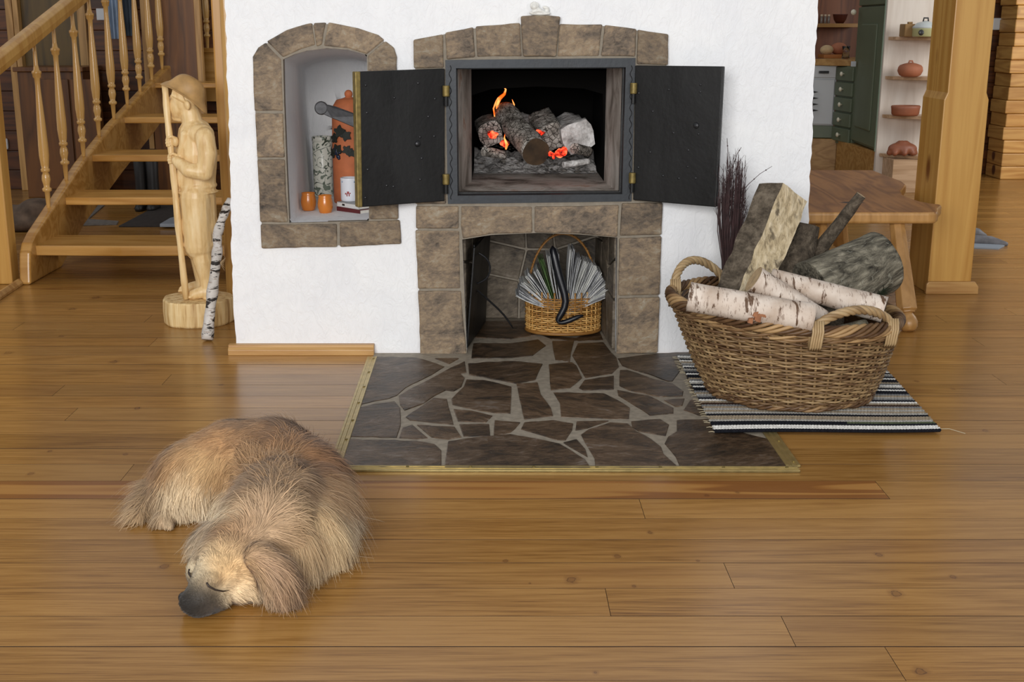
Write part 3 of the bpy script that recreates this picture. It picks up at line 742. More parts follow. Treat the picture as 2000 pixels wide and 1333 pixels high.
# right hand stringer post next to the chimney
mb = MB(); pa = P(414, 60, 5.12)
mb.box(pa.x, -1.0, 5.12, 5.24, 0, 2.0); mb.build('newel_post', M['pine'], st, .008)
mb = MB(); pa = P(429, 60, 5.04); mb.box(pa.x, -.98, 5.04, 5.118, .0, 2.0); mb.build('wall_stringer_cap', M['stair_v'], st, .02, seg=4)
def baluster(base, L, R):
    pr = [(0, .34), (.03, .40), (.115, .56), (.12, .9), (.135, .95), (.145, .6), (.16, .66), (.19, .88), (.215, .8), (.235, .55), (.24, .88), (.255, .9), (.262, .7), (.28, .82), (.34, 1.0), (.40, .98),
          (.55, .82), (.7, .58), (.76, .5), (.8, .55), (.81, .8), (.825, .82), (.83, .95), (.842, .95), (.85, .6), (.88, .44), (.95, .38), (1, .36)]
    mb = MB(); mb.cur = random.random(); mb.lathe([(r*R, t*L) for t, r in pr], (0, 0, 0), 20)
    o = mb.build('baluster', M['stair_v'], None, smooth=True); return o
bs = [(95.5, 411), (130, 357), (164, 312), (194, 270), (223, 236), (249, 208), (274, 184), (297, 161), (317, 137), (338, 115), (356, 103)]
p0 = X(95.5, 410, xb_); Lb = P(64, 86, p0.y).z-p0.z; bal0 = None
dirv = (X(297, 160, xb_)-p0)
for i, (a, b) in enumerate(bs):
    p = X(a, b, xb_)
    if bal0 is None: bal0 = baluster(p, Lb, .0235); o = bal0
    else: o = bal0.copy(); C.objects.link(o)
    o.parent = st; o.location = p-st.location
o = bal0.copy(); C.objects.link(o); o.parent = st; o.location = P(406, 99, X(358, 103, xi).y+.02)-st.location
hs_ = p0+Vector((0, 0, Lb+.012)); dn = dirv.normalized()
mb = MB(); A0 = hs_-dn*1.3; A1 = hs_+dn*3.0
up_ = Vector((0, 0, 1)); side = Vector((1, 0, 0)); nn_ = dn.cross(side).normalized()*-1
if nn_.z < 0: nn_ = -nn_
oct_ = [(-.032, 0), (-.036, .03), (-.03, .062), (-.014, .075), (.014, .075), (.03, .062), (.036, .03), (.032, 0)]
mb.prism([A0+side*a+nn_*b for a, b in oct_], A1-A0); mb.build('handrail', M['pine'], st, .004)

# left foreground newel and skirting
p = G(25, 556)
mb = MB(); mb.box(p.x-.35, p.x, p.y, p.y+.09, 0, 2.1)
tag(mb.build('newel_post', M['pine'], None, .006), 'tall honey coloured timber post cut off by the left edge', 'post')
a, b = G(40, 557), G(-20, 597); d = (a-b).normalized(); s = Vector((d.y, -d.x, 0))
mb = MB(); mb.prism([b, b+s*.012, b+s*.012+Vector((0, 0, .012)), b+Vector((0, 0, .03)), b-s*.01+Vector((0, 0, .03)), b-s*.01], a-b)
tag(mb.build('baseboard_left', M['base'], None, .003), kind='structure')

# ---- background at the left
YL = 8.9
def bgbox(name, x0, x1, y0, y1, Y, depth, m, parent=None, bevel=.006, **k):
    a, b = P(x0, y0, Y), P(x1, y1, Y); c, d = P(x0, y1, Y), P(x1, y0, Y)
    mb = MB(); mb.cur = random.random(); mb.box((a.x+c.x)/2, (b.x+d.x)/2, Y, Y+depth, min(a.z, b.z), max(a.z, b.z)); return mb.build(name, m, parent, bevel)
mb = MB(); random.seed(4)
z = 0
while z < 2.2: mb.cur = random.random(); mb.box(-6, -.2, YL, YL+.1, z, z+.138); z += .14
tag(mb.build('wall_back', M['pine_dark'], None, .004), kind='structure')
M['door_brown'] = wood('brown door', '#6e4317', '#4e2d0e', (8, 8, .8), .4, None, 3, .1)
M['door_olive'] = wood('olive brown panel', '#5a4416', '#3d2d0d', (8, 8, .8), .4, None, 3, .1)
M['frame_w'] = wood('light door frame', '#b98f56', '#97703c', (12, 12, .8), .4, None, 3, .1)
zt_ = 2.15
def wallbox(name, px0, px1, Y, z0, z1, depth, m, parent=None, py=200, bevel=.004):
    x0, x1 = P(px0, py, Y).x, P(px1, py, Y).x
    mb = MB(); mb.cur = random.random(); mb.box(x0, x1, Y-depth, Y, z0, z1); return mb.build(name, m, parent, bevel)
d1 = wallbox('door_1', 60, 182, YL, 0, zt_, .03, M['door_olive']); tag(d1, kind='structure')
tag(wallbox('trim_1', 33, 46, YL, 0, zt_, .06, M['frame_w']), kind='structure')
tag(wallbox('trim_2', 50, 60, YL, 0, zt_, .09, M['frame_w']), kind='structure')
tag(wallbox('trim_3', 168, 184, YL, 0.62, zt_, .05, M['frame_w']), kind='structure')
ca = empty('cabinet', G(130, 380), 'low reddish brown cabinet standing behind the staircase', 'cabinet')
wallbox('body', 78, 200, YL-.05, 0, .85, .38, M['door_brown'], ca); wallbox('top', 74, 204, YL-.04, .85, .88, .42, M['door_brown'], ca)
wallbox('cabinet_door', 84, 138, YL-.43, .06, .8, .02, M['door_brown'], ca); wallbox('cabinet_door', 142, 195, YL-.43, .06, .8, .02, M['door_brown'], ca)
d2 = wallbox('door_2', 300, 392, YL-.6, 0, zt_, .03, M['door_brown']); tag(d2, kind='structure')
tag(wallbox('trim_4', 290, 300, YL-.58, 0, zt_, .05, M['frame_w']), kind='structure'); tag(wallbox('trim_5', 392, 404, YL-.58, 0, zt_, .05, M['frame_w']), kind='structure')
M['towel'] = plain('pale blue cloth', '#9fb0c4', .8, var=.15, scale=12)
M['bluegrey'] = plain('blue grey cloth', '#4a5560', .8, var=.3, scale=8)
mb = MB(); q0 = P(222, 20, YL-.12)
prf = []
for i in range(13):
    prf.append((q0.x-.045+.09*i/12, YL-.10-.02*math.sin(i*1.7)))
lo = P(222, 76, YL-.12).z
mb.prism([Vector((x, y_, lo)) for x, y_ in prf]+[Vector((x, y_+.008, lo)) for x, y_ in prf[::-1]], (0, 0, 1.0))
tag(mb.build('hanging_towel', M['towel'], smooth=False), 'pale blue towel hanging on the dark wall behind the balusters', 'towel')
mb = MB(); q0 = P(252, 20, YL-.06); lo = P(252, 70, YL).z
mb.prism([Vector((q0.x-.05+.1*i/10, YL-.07-.015*math.sin(i*2), lo)) for i in range(11)]+[Vector((q0.x+.05-.1*i/10, YL-.05, lo)) for i in range(11)], (0, 0, .9))
tag(mb.build('hanging_coat', M['bluegrey']), 'dark blue grey coat hanging beside the pale towel', 'coat')
M['white_pl'] = plain('white plastic', '#c9ccd0', .35)
q = P(8, 281, YL-.001); mb = MB(); mb.box(q.x-.05, q.x+.035, YL-.03, YL-.001, q.z-.04, q.z+.04); sk = mb.build('wall_socket', M['white_pl'], None, .012)
tag(sk, 'white wall socket on the dark log wall at the left edge', 'socket'); mb = MB(); mb.lathe([(.022, 0), (.022, .004), (.018, .004), (.018, .001)], q+Vector((.0, -.031, 0)), 16, ax=Vector((0, -1, 0))); mb.build('socket_rim', M['white_pl'], sk)
q = P(198, 28, YL); mb = MB(); mb.box(q.x-.03, q.x+.03, YL-.02, YL-.001, q.z-.04, q.z+.04); tag(mb.build('light_switch', M['white_pl'], None, .004), 'small white switch on the dark wall above the cabinet', 'switch')
# bundle beyond the newel, mats under the stairs
M['hide'] = plain('shaggy grey brown fur', '#5b4a3c', .9, var=.5, scale=14)
c = G(30, 452); sh = [('e', c+Vector((-.1, .08, .07)), (.26, .12, .075)), ('e', c+Vector((.1, .1, .09)), (.12, .13, .09)), ('e', c+Vector((-.2, .05, .05)), (.14, .1, .06)), ('e', c+Vector((.02, .0, .045)), (.2, .07, .045))]
tag(link('fur_bundle', blob(sh, .012, 4), M['hide'], smooth=True), 'rolled grey brown fur bundle on the floor behind the left post', 'bundle')
M['mat_grey'] = plain('grey woven mat', '#6c655e', .9, var=.3, scale=40); M['mat_dark'] = plain('dark woven mat', '#2e2722', .9, var=.3, scale=40)
def flatmat(name, l, m, lab, cat, h=.008):
    mb = MB(); mb.prism([G(a, b) for a, b in l], (0, 0, h)); tag(mb.build(name, m, None, .002), lab, cat)
flatmat('floor_mat', [(158, 442), (228, 440), (232, 434), (172, 430), (205, 402), (190, 400)], M['mat_grey'], 'pale grey edged mat on the floor under the second tread', 'mat')
flatmat('floor_mat', [(232, 444), (338, 444), (372, 392), (330, 392)], M['mat_dark'], 'dark brown woven mat on the floor behind the stairs', 'mat')
M['blue_thing'] = plain('pale grey cloth', '#8d949c', .8)
q = G(334, 441, .0); mb = MB(); mb.prism([G(312, 444, .01), G(345, 444, .01), G(348, 428, .01), G(332, 432, .01)], (0, 0, .02)); tag(mb.build('folded_cloth', M['blue_thing'], None, .004), 'small folded pale grey cloth lying on the dark mat', 'cloth')
# boots/bottles seen through the risers
M['dk'] = plain('dark leather', '#1c1917', .5)
for px, py in ((270, 276), (293, 276)):
    q = G(px, 392); q2 = Vector((q.x, 7.9, 0)); x = P(px, 276, 7.9).x
    mb = MB(); mb.lathe([(.035, 0), (.04, .02), (.038, .2), (.045, .38), (.04, .385)], (x, 7.9, 0), 14); mb.lathe([(.028, 0), (.034, .02), (.02, .05)], (x, 7.84, 0), 12, sy=2)
    tag(mb.build('rubber_boot', M['dk'], smooth=True), 'left one of two dark rubber boots seen through the stair treads' if px == 270 else 'right one of two dark rubber boots seen through the stair treads', 'boot', 'boots behind the stairs')

# ---- carved shepherd
def carved():
    m = Mat('carved limewood', .42, 0, .5); n1 = m.noise(m.map((1, 1, .35)), 30, 4, .6, .6); n2 = m.vor(m.map((1, 1, .5)), 45, 'SMOOTH_F1'); n3 = m.noise(m.map((20, 20, 2)), 3, 3)
    m.col(m.ramp(m.math('ADD', m.math('MULTIPLY', n3, .6), m.math('MULTIPLY', n1, .4)), [(.3, '#c9a167'), (.5, '#e2c28b'), (.7, '#eed5a6')])); m.bump(m.math('ADD', n2, m.math('MULTIPLY', n1, .5)), .4, .006); return m.m
M['carved'] = carved()
M['carved_hat'] = plain('darker carved wood', '#b08a55', .45, var=.2, scale=25)
YS = 4.80
def Q(px, py, dy=0.0): return P(px, py, YS+dy)
k_ = 1/pxm(YS, .5)
zb = .1
sg = empty('carved_statue', G(388, 640), 'carved pale wood figure of a shepherd in a hat leaning on a staff', 'statue')
R_ = lambda px: px*k_
sh = [ # head in profile, facing left
 ('e', Q(360, 193), (R_(25), R_(24), R_(32))), ('e', Q(350, 208), (R_(20), R_(19), R_(24))), ('e', Q(346, 222), (R_(12), R_(12), R_(10))),
 ('c', [Q(336, 190), Q(325, 203), Q(334, 207)], [R_(4), R_(5.5), R_(4)]), ('c', [Q(333, 215), Q(333, 217)], [R_(5), R_(4)]), ('c', [Q(335, 221), Q(336, 223)], [R_(5), R_(4)]), ('c', [Q(340, 230), Q(350, 231)], [R_(6), R_(7)]),
 ('e', Q(338, 188, -.02), (R_(6), R_(6), R_(4))), ('e', Q(366, 206, -.05), (R_(6), R_(4), R_(9))),
 ('c', [Q(372, 222), Q(376, 240), Q(378, 255)], [R_(20), R_(20), R_(26)]),
 # torso
 ('c', [Q(382, 264), Q(386, 300), Q(386, 345), Q(386, 372)], [R_(34), R_(38), R_(35), R_(35)]), ('e', Q(392, 262, -.04), (R_(26), R_(22), R_(20))), ('e', Q(388, 262, .05), (R_(24), R_(22), R_(20))),
 ('e', Q(386, 374), (R_(41), R_(40), R_(5))), ('e', Q(386, 362), (R_(38), R_(37), R_(10))),
 # near arm: shoulder, elbow, forearm to the staff
 ('c', [Q(400, 268, -.075), Q(405, 300, -.095), Q(400, 335, -.10)], [R_(19), R_(18), R_(16)]), ('c', [Q(400, 337, -.10), Q(368, 333, -.11), Q(345, 315, -.08)], [R_(16), R_(14), R_(10)]),
 ('c', [Q(380, 268, .07), Q(358, 300, .06), Q(345, 296, .02)], [R_(18), R_(15), R_(10)]),
 # hem folds of the jacket
 ('c', [Q(360, 262, -.06), Q(352, 300, -.05), Q(352, 350, -.04), Q(350, 372, -.02)], [R_(7), R_(6), R_(6), R_(5)]),
 # breeches
 ('c', [Q(386, 380), Q(388, 420), Q(390, 470), Q(391, 482)], [R_(35), R_(35), R_(33), R_(31)]), ('c', [Q(382, 385, -.03), Q(388, 480, -.03)], [R_(30), R_(28)]), ('c', [Q(388, 385, .05), Q(384, 480, .05)], [R_(28), R_(25)]),
 # calves
 ('e', Q(389, 474, .005), (R_(38), R_(39), R_(14))), ('e', Q(387, 440, .005), (R_(39), R_(39), R_(50))), ('c', [Q(390, 480, -.035), Q(396, 510, -.035), Q(402, 545, -.03), Q(406, 580, -.03)], [R_(19), R_(19), R_(13), R_(10)]),
 ('c', [Q(384, 480, .06), Q(392, 515, .07), Q(394, 550, .075), Q(390, 566, .08)], [R_(18), R_(18), R_(12), R_(10)]),
]
fz = zb+.012
def on(px, dy, z): v = Q(px, 580, dy); return Vector((v.x, v.y, z))
sh += [('c', [on(408, -.03, zb+.03), on(392, -.035, zb+.025), on(372, -.04, zb+.014)], [R_(12), R_(12), R_(9)]),
       ('c', [on(394, .09, zb+.03), on(376, .088, zb+.022), on(358, .085, zb+.012)], [R_(11), R_(10), R_(8)])]
for j in range(5): sh.append(('c', [on(372, -.058+.009*j, zb+.012), on(363+abs(j-1), -.06+.0095*j, zb+.009)], [R_(3.2), R_(2.8)]))
for j in range(4): sh.append(('c', [on(358, .07+.009*j, zb+.012), on(350+j*.7, .068+.0095*j, zb+.009)], [R_(3), R_(2.6)]))
fig = link('figure', blob(sh, .0036, 2), M['carved'], sg, smooth=True)
# hands: palms with separate curled fingers round the staff
def staffp(t): # staff path
    l = [Q(322, 166, -.02), Q(328, 240, -.03), Q(337, 320, -.045), Q(348, 440, -.055), Q(362, 560, -.06)]
    e = l[-1]; e.z = zb+.004; k = min(int(t*4), 3); u = t*4-k; return l[k].lerp(l[k+1], u)
def hand(c, flip, name):
    ax = (staffp(.5)-staffp(.3)).normalized(); u = Vector((1, 0, 0)); v = ax.cross(u).normalized()
    sh = [('e', c+u*.017+v*.0*flip, (.013, .015, .02))]
    for j in range(4):
        zc = c+ax*(.0135-.009*j)*1.15
        pl = [zc+u*.014-v*.016, zc-u*.004-v*.018, zc-u*.016-v*.006, zc-u*.015+v*.008, zc-u*.004+v*.014]
        L_ = (1.0, 1.08, 1.0, .85)[j]
        sh.append(('c', [c+(q-c)*L_ for q in pl], [.0062, .0060, .0056, .0052, .0045]))
    sh.append(('c', [c+u*.016-ax*.014+v*.008, c+u*.006-ax*.02+v*.015, c-u*.006-ax*.014+v*.016], [.0068, .006, .005]))
    return link(name, blob(sh, .0026, 2), M['carved'], fig, smooth=True)
hand(staffp(.365)+Vector((.004, 0, 0)), 1, 'hand'); hand(staffp(.47)+Vector((.004, 0, 0)), 1, 'hand')
mb = MB(); mb.tube([staffp(i/16) for i in range(17)], [R_(6.5)*(1-.1*math.sin(i*2)) for i in range(17)], 12); mb.build('staff', M['carved'], sg, smooth=True)
# hat: soft bucket hat, brim pulled down at the back
mb = MB(); vs = []; n = 36
cc = Q(362, 184); axh = (Q(392, 152)-Q(362, 192)).normalized()
rings = [(-.010, 50, 0), (-.006, 51.5, 0), (.004, 43, 0), (.012, 37, 0), (.034, 33, 0), (.054, 28, 0), (.067, 20, 0), (.072, 8, 0)]
e1 = Vector((0, 1, 0)); ax2 = Vector((.54, 0, .84)).normalized(); e2 = ax2.cross(e1).normalized()
for h, r, _ in rings:
    for j in range(n):
        a = 2*PI*j/n; w_ = (1+.05*math.sin(3*a+.5)) if h < .003 else 1
        q = cc + ax2*(h + (.012*math.cos(2*a) if h < 0 else 0)) + (e1*math.cos(a)*.66 + e2*math.sin(a))*R_(r)*w_
        vs.append(q)
fs = [(i*n+j, i*n+(j+1) % n, (i+1)*n+(j+1) % n, (i+1)*n+j) for i in range(len(rings)-1) for j in range(n)]+[tuple(range((len(rings)-1)*n, len(rings)*n))]
mb.add(vs, fs); ht = mb.build('hat', M['carved_hat'], sg, smooth=True, fix=True); md = ht.modifiers.new('t', 'SOLIDIFY'); md.thickness = .008; md.offset = -1; md = ht.modifiers.new('s', 'SUBSURF'); md.levels = md.render_levels = 1
# hair locks over the forehead and eye
sh = [('c', [Q(340+3*i, 176+2*i, -.035-.002*i), Q(338+4*i, 186+2*i, -.045-.001*i), Q(341+5*i, 190+3*i, -.045)], [R_(3.5), R_(3.5), R_(2)]) for i in range(6)]
link('hair', blob(sh, .0022, 1), M['carved'], fig, smooth=True)
# round wood slice under the figure
cb = G(388, 650); cen = Vector((P(389, 620, YS).x, YS, 0)); rr = R_(70)
mb = MB(); n = 48; vs = []
for z_, k in ((0, .96), (.008, .985), (.05, 1.0), (.094, .985), (.1, .965)):
    for j in range(n):
        a = 2*PI*j/n; w_ = 1+.02*math.sin(5*a)+.012*math.sin(11*a+1); vs.append(cen+Vector((math.cos(a)*rr*k*w_, math.sin(a)*rr*k*w_*.98, z_)))
mb.add(vs, [(i*n+j, i*n+(j+1) % n, (i+1)*n+(j+1) % n, (i+1)*n+j) for i in range(4) for j in range(n)]+[tuple(range(n-1, -1, -1)), tuple(range(4*n, 5*n))])
def slicem():
    m = Mat('wood slice', .55); a = m.noise(m.map((22, 22, 1.2)), 2.5, 4, .6); m.col(m.ramp(a, [(.35, '#b08a54'), (.5, '#d9b981'), (.66, '#e8cf9c')])); m.bump(a, .4, .008); return m.m
M['slice'] = slicem(); mb.build('base', M['slice'], sg, .003)

# ---- birch branch leaning on the chimney corner
def birch(name='birch bark', axis='z', base=('#b3ada6', '#d6d0c9'), dark='#2c2724', dens=.53):
    m = Mat(name, .6, 0, .3); sc = {'z': (9, 9, 34), 'x': (34, 9, 9)}[axis]
    n1 = m.noise(m.map(sc), 1.6, 4, .65, .3); n2 = m.noise(m.map(tuple(s*3 for s in sc)), 1.5, 3, .6); n3 = m.noise(None, 14, 3)
    c = m.ramp(n3, [(.35, base[0]), (.65, base[1])]); c = m.mix(m.ramp(n1, [(dens, '#000000'), (dens+.05, '#ffffff')]), c, dark)
    c = m.mix(m.math('MULTIPLY', m.ramp(n2, [(.58, '#000000'), (.63, '#ffffff')]), .65), c, '#8a7668')
    m.col(c); m.bump(m.math('ADD', n1, n3), .5, .006); return m.m
M['birch_z'] = birch(); M['endwood'] = plain('sawn end grain', '#a88f6c', .7, var=.25, scale=60)
ptsb = [(405, 668), (409, 620), (415, 570), (421, 520), (425, 485), (424, 460), (433, 430), (441, 410), (452, 385)]
yb0 = G(405, 668).y; lb = []
for i, (a, b) in enumerate(ptsb): lb.append(P(a, b, yb0+.28*(i/8)))
lb[0].z = .008
dense = []; rad = []
for i in range(len(lb)-1):
    for k in range(5):
        t = k/5; dense.append(lb[i].lerp(lb[i+1], t)); f_ = (i+t)/8; rad.append((.0215-.006*f_)*(1+.09*math.sin(f_*31)+.06*math.sin(f_*57)))
mb = MB(); mb.tube(dense, rad, 16); bb = mb.build('birch_branch', M['birch_z'], smooth=True); tag(bb, 'crooked birch branch with peeling white bark leaning at the chimney corner', 'branch')
mb = MB()
for k in range(7): mb.tube([dense[16]+Vector((.016, -.004, 0)), dense[16]+Vector((.026+.002*k, -.008, .006*(k-3))), dense[16]+Vector((.032, -.006, .01*(k-3)))], [.0012, .0009, .0004], 4)
mb.build('frayed_bark', M['endwood'], bb)
# ================================================================ things in the wall niche
zn = zf + .002
M['terra'] = plain('terracotta', '#b5673f', .75, var=.12, scale=25); M['orange'] = plain('orange glaze', '#c9772b', .22, var=.08, scale=20, spec=.6)
def vasemat():
    m = Mat('leaf painted ceramic', .3); v = m.map((1, 1, 1)); d = m.noise(v, 42, 1, .4, 1.2); e = m.noise(v, 17, 0, .5, 1)
    lf = m.ramp(d, [(.585, '#000000'), (.6, '#ffffff')]); ln = m.math('LESS_THAN', m.math('ABSOLUTE', m.math('SUBTRACT', e, .5)), .014)
    c = m.mix(lf, '#e9e9dc', '#7d8778'); c = m.mix(ln, c, '#4d5549'); m.col(c); return m.m
M['vase'] = vasemat()
def onz(px, py): return G(px, py, zn)
v0 = onz(630, 386); rv = 19/pxm(v0.y, zn)
hv = P(630, 268, v0.y).z-zn
mb = MB(); mb.lathe([(rv*.93, 0), (rv, .004), (rv, hv*.9), (rv*.97, hv*.905), (rv*.97, hv*.915), (rv*1.03, hv*.92), (rv*1.03, hv*.985), (rv*.98, hv), (rv*.85, hv), (rv*.85, hv*.93)], (v0.x, v0.y+rv, zn), 32)
tag(mb.build('ceramic_vase', M['vase'], smooth=True), 'tall white cylindrical vase painted with grey green leaves in the niche', 'vase')
for px, py, lab in ((601, 413, 'small round orange cup furthest left in the niche'), (634, 418, 'small round orange cup in front of the books')):
    c = onz(px, py); r = 14.5/pxm(c.y, zn); h = 35/pxm(c.y, zn)
    mb = MB(); mb.lathe([(r*.72, 0), (r*.85, h*.04), (r*1.0, h*.3), (r*1.03, h*.5), (r*.93, h*.78), (r*.86, h*.86), (r*.92, h*.97), (r*.88, h), (r*.78, h*.97), (r*.74, h*.6), (r*.6, h*.2)], (c.x, c.y+r, zn), 28)
    tag(mb.build('orange_cup', M['orange'], smooth=True), lab, 'cup', 'orange cups')
# books
M['page'] = plain('book pages', '#dedad0', .8); M['book_red'] = plain('dark red book cloth', '#5a1f22', .5); M['book_white'] = plain('white book cover', '#d3d3d1', .4); M['book_grey'] = plain('grey printed cover', '#8f9290', .35, var=.35, scale=30)
cB = onz(703, 420); dl = (onz(648, 411)-cB); dl.z = 0; dl.normalize(); dr = Vector((-dl.y, dl.x, 0)); dr = dr if dr.y > 0 else -dr
def book(z0, h, m, off, L, W, lab, mtop=None, marks=None):
    e = empty('book', cB+Vector((0, 0, z0)), lab, 'book', 'books in the niche'); o = cB+dl*off[0]+dr*off[1]; Z = Vector((0, 0, 1))
    o = Vector((o.x, o.y, z0)); mb = MB()
    mb.prism([o, o+dl*L, o+dl*L+dr*W, o+dr*W], Z*.002); mb.build('cover', m, e)
    mb = MB(); mb.prism([o+Z*(h-.002), o+dl*L+Z*(h-.002), o+dl*L+dr*W+Z*(h-.002), o+dr*W+Z*(h-.002)], Z*.002); mb.build('cover', mtop or m, e)
    mb = MB(); mb.prism([o+Z*.002, o+dl*L+Z*.002, o+dl*L+dr*.002+Z*.002, o+dr*.002+Z*.002], Z*(h-.004)); sp_ = mb.build('spine', m, e)
    mb = MB(); mb.prism([o+dl*.003+dr*.002+Z*.002, o+dl*(L-.003)+dr*.002+Z*.002, o+dl*(L-.003)+dr*(W-.003)+Z*.002, o+dl*.003+dr*(W-.003)+Z*.002], Z*(h-.004)); mb.build('pages', M['page'], e)
    if marks:
        mb = MB(); mb.prism([o+dl*(L-.03)+Z*h*.3-dr*.0004, o+dl*(L-.045)+Z*h*.3-dr*.0004, o+dl*(L-.045)+Z*h*.7-dr*.0004, o+dl*(L-.03)+Z*h*.7-dr*.0004], dr*.0005); mb.build('spine_mark', M['dk'], sp_)
book(zn, .0175, M['book_red'], (0, 0), .135, .125, 'dark red book at the bottom of the niche stack')
book(zn+.018, .0175, M['book_white'], (.012, .004), .125, .115, 'white book with a grey cover on top of the red one', M['book_grey'], True)
# mug with little red figure
zm = zn+.0357; cm = G(681, 393, zm); cm = Vector((cm.x+.004, cm.y+.012, zm)); rm = .034; hm = 45/pxm(cm.y, zm)
M['mug'] = plain('white glazed mug', '#d9dbe2', .25); M['mug_red'] = plain('red enamel', '#8c1a20', .4); M['mug_blue'] = plain('blue dots', '#5c7a9a', .4)
mb = MB(); mb.lathe([(rm*.9, 0), (rm*.98, .003), (rm, .01), (rm, hm-.008), (rm*1.02, hm-.004), (rm, hm), (rm*.9, hm+.001), (rm*.88, hm-.01)], cm, 32); mg = mb.build('canister', M['mug'], smooth=True)
tag(mg, 'short white ceramic canister with a small red figure standing on the books', 'canister')
mb = MB(); q = cm+Vector((-.003, -rm-.0004, hm*.25))
for dx, dz, w_, h_ in ((0, .012, .008, .009), (-.004, .003, .004, .011), (.004, .003, .004, .011), (-.009, .01, .004, .006), (.008, .012, .004, .004)): mb.box(q.x+dx-w_/2, q.x+dx+w_/2, q.y-.0006, q.y+.0014, q.z+dz-.004, q.z+dz-.004+h_)
mb.build('painted_figure', M['mug_red'], mg, .0008)
for s in (-.024, .02):
    mb = MB(); mb.ball(cm+Vector((s, -math.sqrt(rm**2-s*s)-.0002, hm-.013)), .0028, 5, sy=.4); mb.build('painted_flower', M['mug_blue'], mg)
# terracotta cooker jar with grapes
ct = Vector((P(684, 300, YW+.5).x, YW+.5, zn)); rt = 34/pxm(ct.y, zn); ht_ = P(683, 192, ct.y).z-zn
pr = [(rt*.95, 0), (rt, .006), (rt*1.0, ht_*.55), (rt*.97, ht_*.85), (rt*.9, ht_*.93), (rt*.7, ht_*.985), (rt*.35, ht_*1.0), (rt*.2, ht_*1.01), (rt*.17, ht_*1.03)]
mb = MB(); mb.lathe(pr, ct, 36); jr = mb.build('terracotta_jar', M['terra'], smooth=True); tag(jr, 'tall terracotta jar with domed top and grape decoration half hidden by the door', 'jar')
mb = MB(); mb.ball(ct+Vector((0, 0, ht_+.016)), .016, 8); mb.build('knob', M['terra'], jr, smooth=True)
M['grape'] = plain('dark blue grapes', '#1a2036', .3); M['leafd'] = plain('dark green ceramic leaves', '#181d16', .7, var=.3, scale=60)
for i in range(16):
    a = random.uniform(-.9, .2); zz = random.uniform(0, 1); r_ = rt*1.04; an = math.radians(235)+.42*(random.random()-.5)*(zz+.25)
    mb = MB(); mb.ball(ct+Vector((math.cos(an)*r_, math.sin(an)*r_, P(672, 308, ct.y).z-zn+zz*.045)), .0065, 6); mb.build('grape', M['grape'], jr, smooth=True)
for (px, py, s, rot) in ((668, 255, 1.3, .3), (658, 268, 1, 1.6), (680, 262, 1.1, -.6), (664, 290, 1.2, .9), (655, 297, 1, 2.4), (682, 290, 1, -.2), (690, 295, .9, -1)):
    q = P(px, py, ct.y); an = math.asin(max(-1, min(1, (q.x-ct.x)/rt))) if abs(q.x-ct.x) < rt else -1.4
    c = Vector((ct.x+math.sin(an)*rt*1.03, ct.y-math.cos(an)*rt*1.03, q.z)); T = Vector((math.cos(an), math.sin(an), 0)); U = Vector((0, 0, 1))
    l = []
    for j in range(16):
        a = 2*PI*j/16; r_ = .017*s*(1+.28*math.cos(5*a)); l.append(c+T*math.cos(a+rot)*r_+U*math.sin(a+rot)*r_)
    mb = MB(); mb.prism(l, Vector((math.sin(an), -math.cos(an), 0))*.005); mb.build('leaf', M['leafd'], jr, .001)

# ================================================================ things in the wood store
def wicker(name, c1, c2, rough=.5):
    m = Mat(name, rough, 0, .4); a = m.attr('rnd'); n1 = m.noise(None, 26, 3)
    m.col(m.ramp(m.math('ADD', m.math('MULTIPLY', a, .6), m.math('MULTIPLY', n1, .4)), [(.2, c1), (.5, c2[0]), (.85, c2[1])])); return m.m
M['cane'] = wicker('golden cane', '#8a5f2c', ('#b98845', '#d2a765'))
bc = G(1097, 640); bc.z = .0095; bc.y = G(1097, 657, .01).y+.098
def weave(ctr, rx0, ry0, rx1, ry1, z0, z1, rows, stakes, r, amp, bulge=0.0, tilt=0.0, per=4, rs=None, expo=1, jit=.0):
    mb = MB(); N = stakes*per
    for k in range(rows):
        t = (k+.5)/rows; mb.cur = random.random(); e = t**expo
        rx, ry = rx0+(rx1-rx0)*e+bulge*math.sin(PI*t), ry0+(ry1-ry0)*e+bulge*math.sin(PI*t); l = []
        zz = z0+(z1-z0)*t
        for j in range(N):
            a = 2*PI*j/N; w_ = amp*math.cos(a*stakes/2+PI*k)
            l.append(Vector((ctr.x+(rx+w_)*math.cos(a), ctr.y+(ry+w_)*math.sin(a), zz+tilt*math.cos(a)*t+jit*math.sin(a*7+k*2)+jit*math.sin(a*3.3+k))))
        mb.tube(l, r*random.uniform(.85, 1.15), 6, closed=True)
    return mb
def stakesm(ctr, rx0, ry0, rx1, ry1, z0, z1, stakes, r, bulge=0, tilt=0, expo=1, ext=0, flat=1):
    mb = MB()
    for j in range(stakes):
        a = 2*PI*(j+.0)/stakes; l = []; mb.cur = random.random()
        for k in range(9):
            t = k/8*(1+ext); e = min(t, 1.2)**expo
            rx, ry = rx0+(rx1-rx0)*e+bulge*math.sin(PI*min(t, 1)), ry0+(ry1-ry0)*e+bulge*math.sin(PI*min(t, 1))
            l.append(Vector((ctr.x+rx*math.cos(a), ctr.y+ry*math.sin(a), z0+(z1-z0)*t+tilt*math.cos(a)*t)))
        mb.tube(l, r, 6)
    return mb
nb = empty('newspaper_basket', bc, 'small oval cane basket with hoop handle full of newspapers in the wood store', 'basket')
b_rx, b_ry, b_h = .140, .095, .145
weave(bc, b_rx, b_ry, b_rx+.003, b_ry+.002, bc.z+.012, bc.z+b_h, 16, 34, .0034, .0035, .0).build('woven_body', M['cane'], nb, smooth=True)
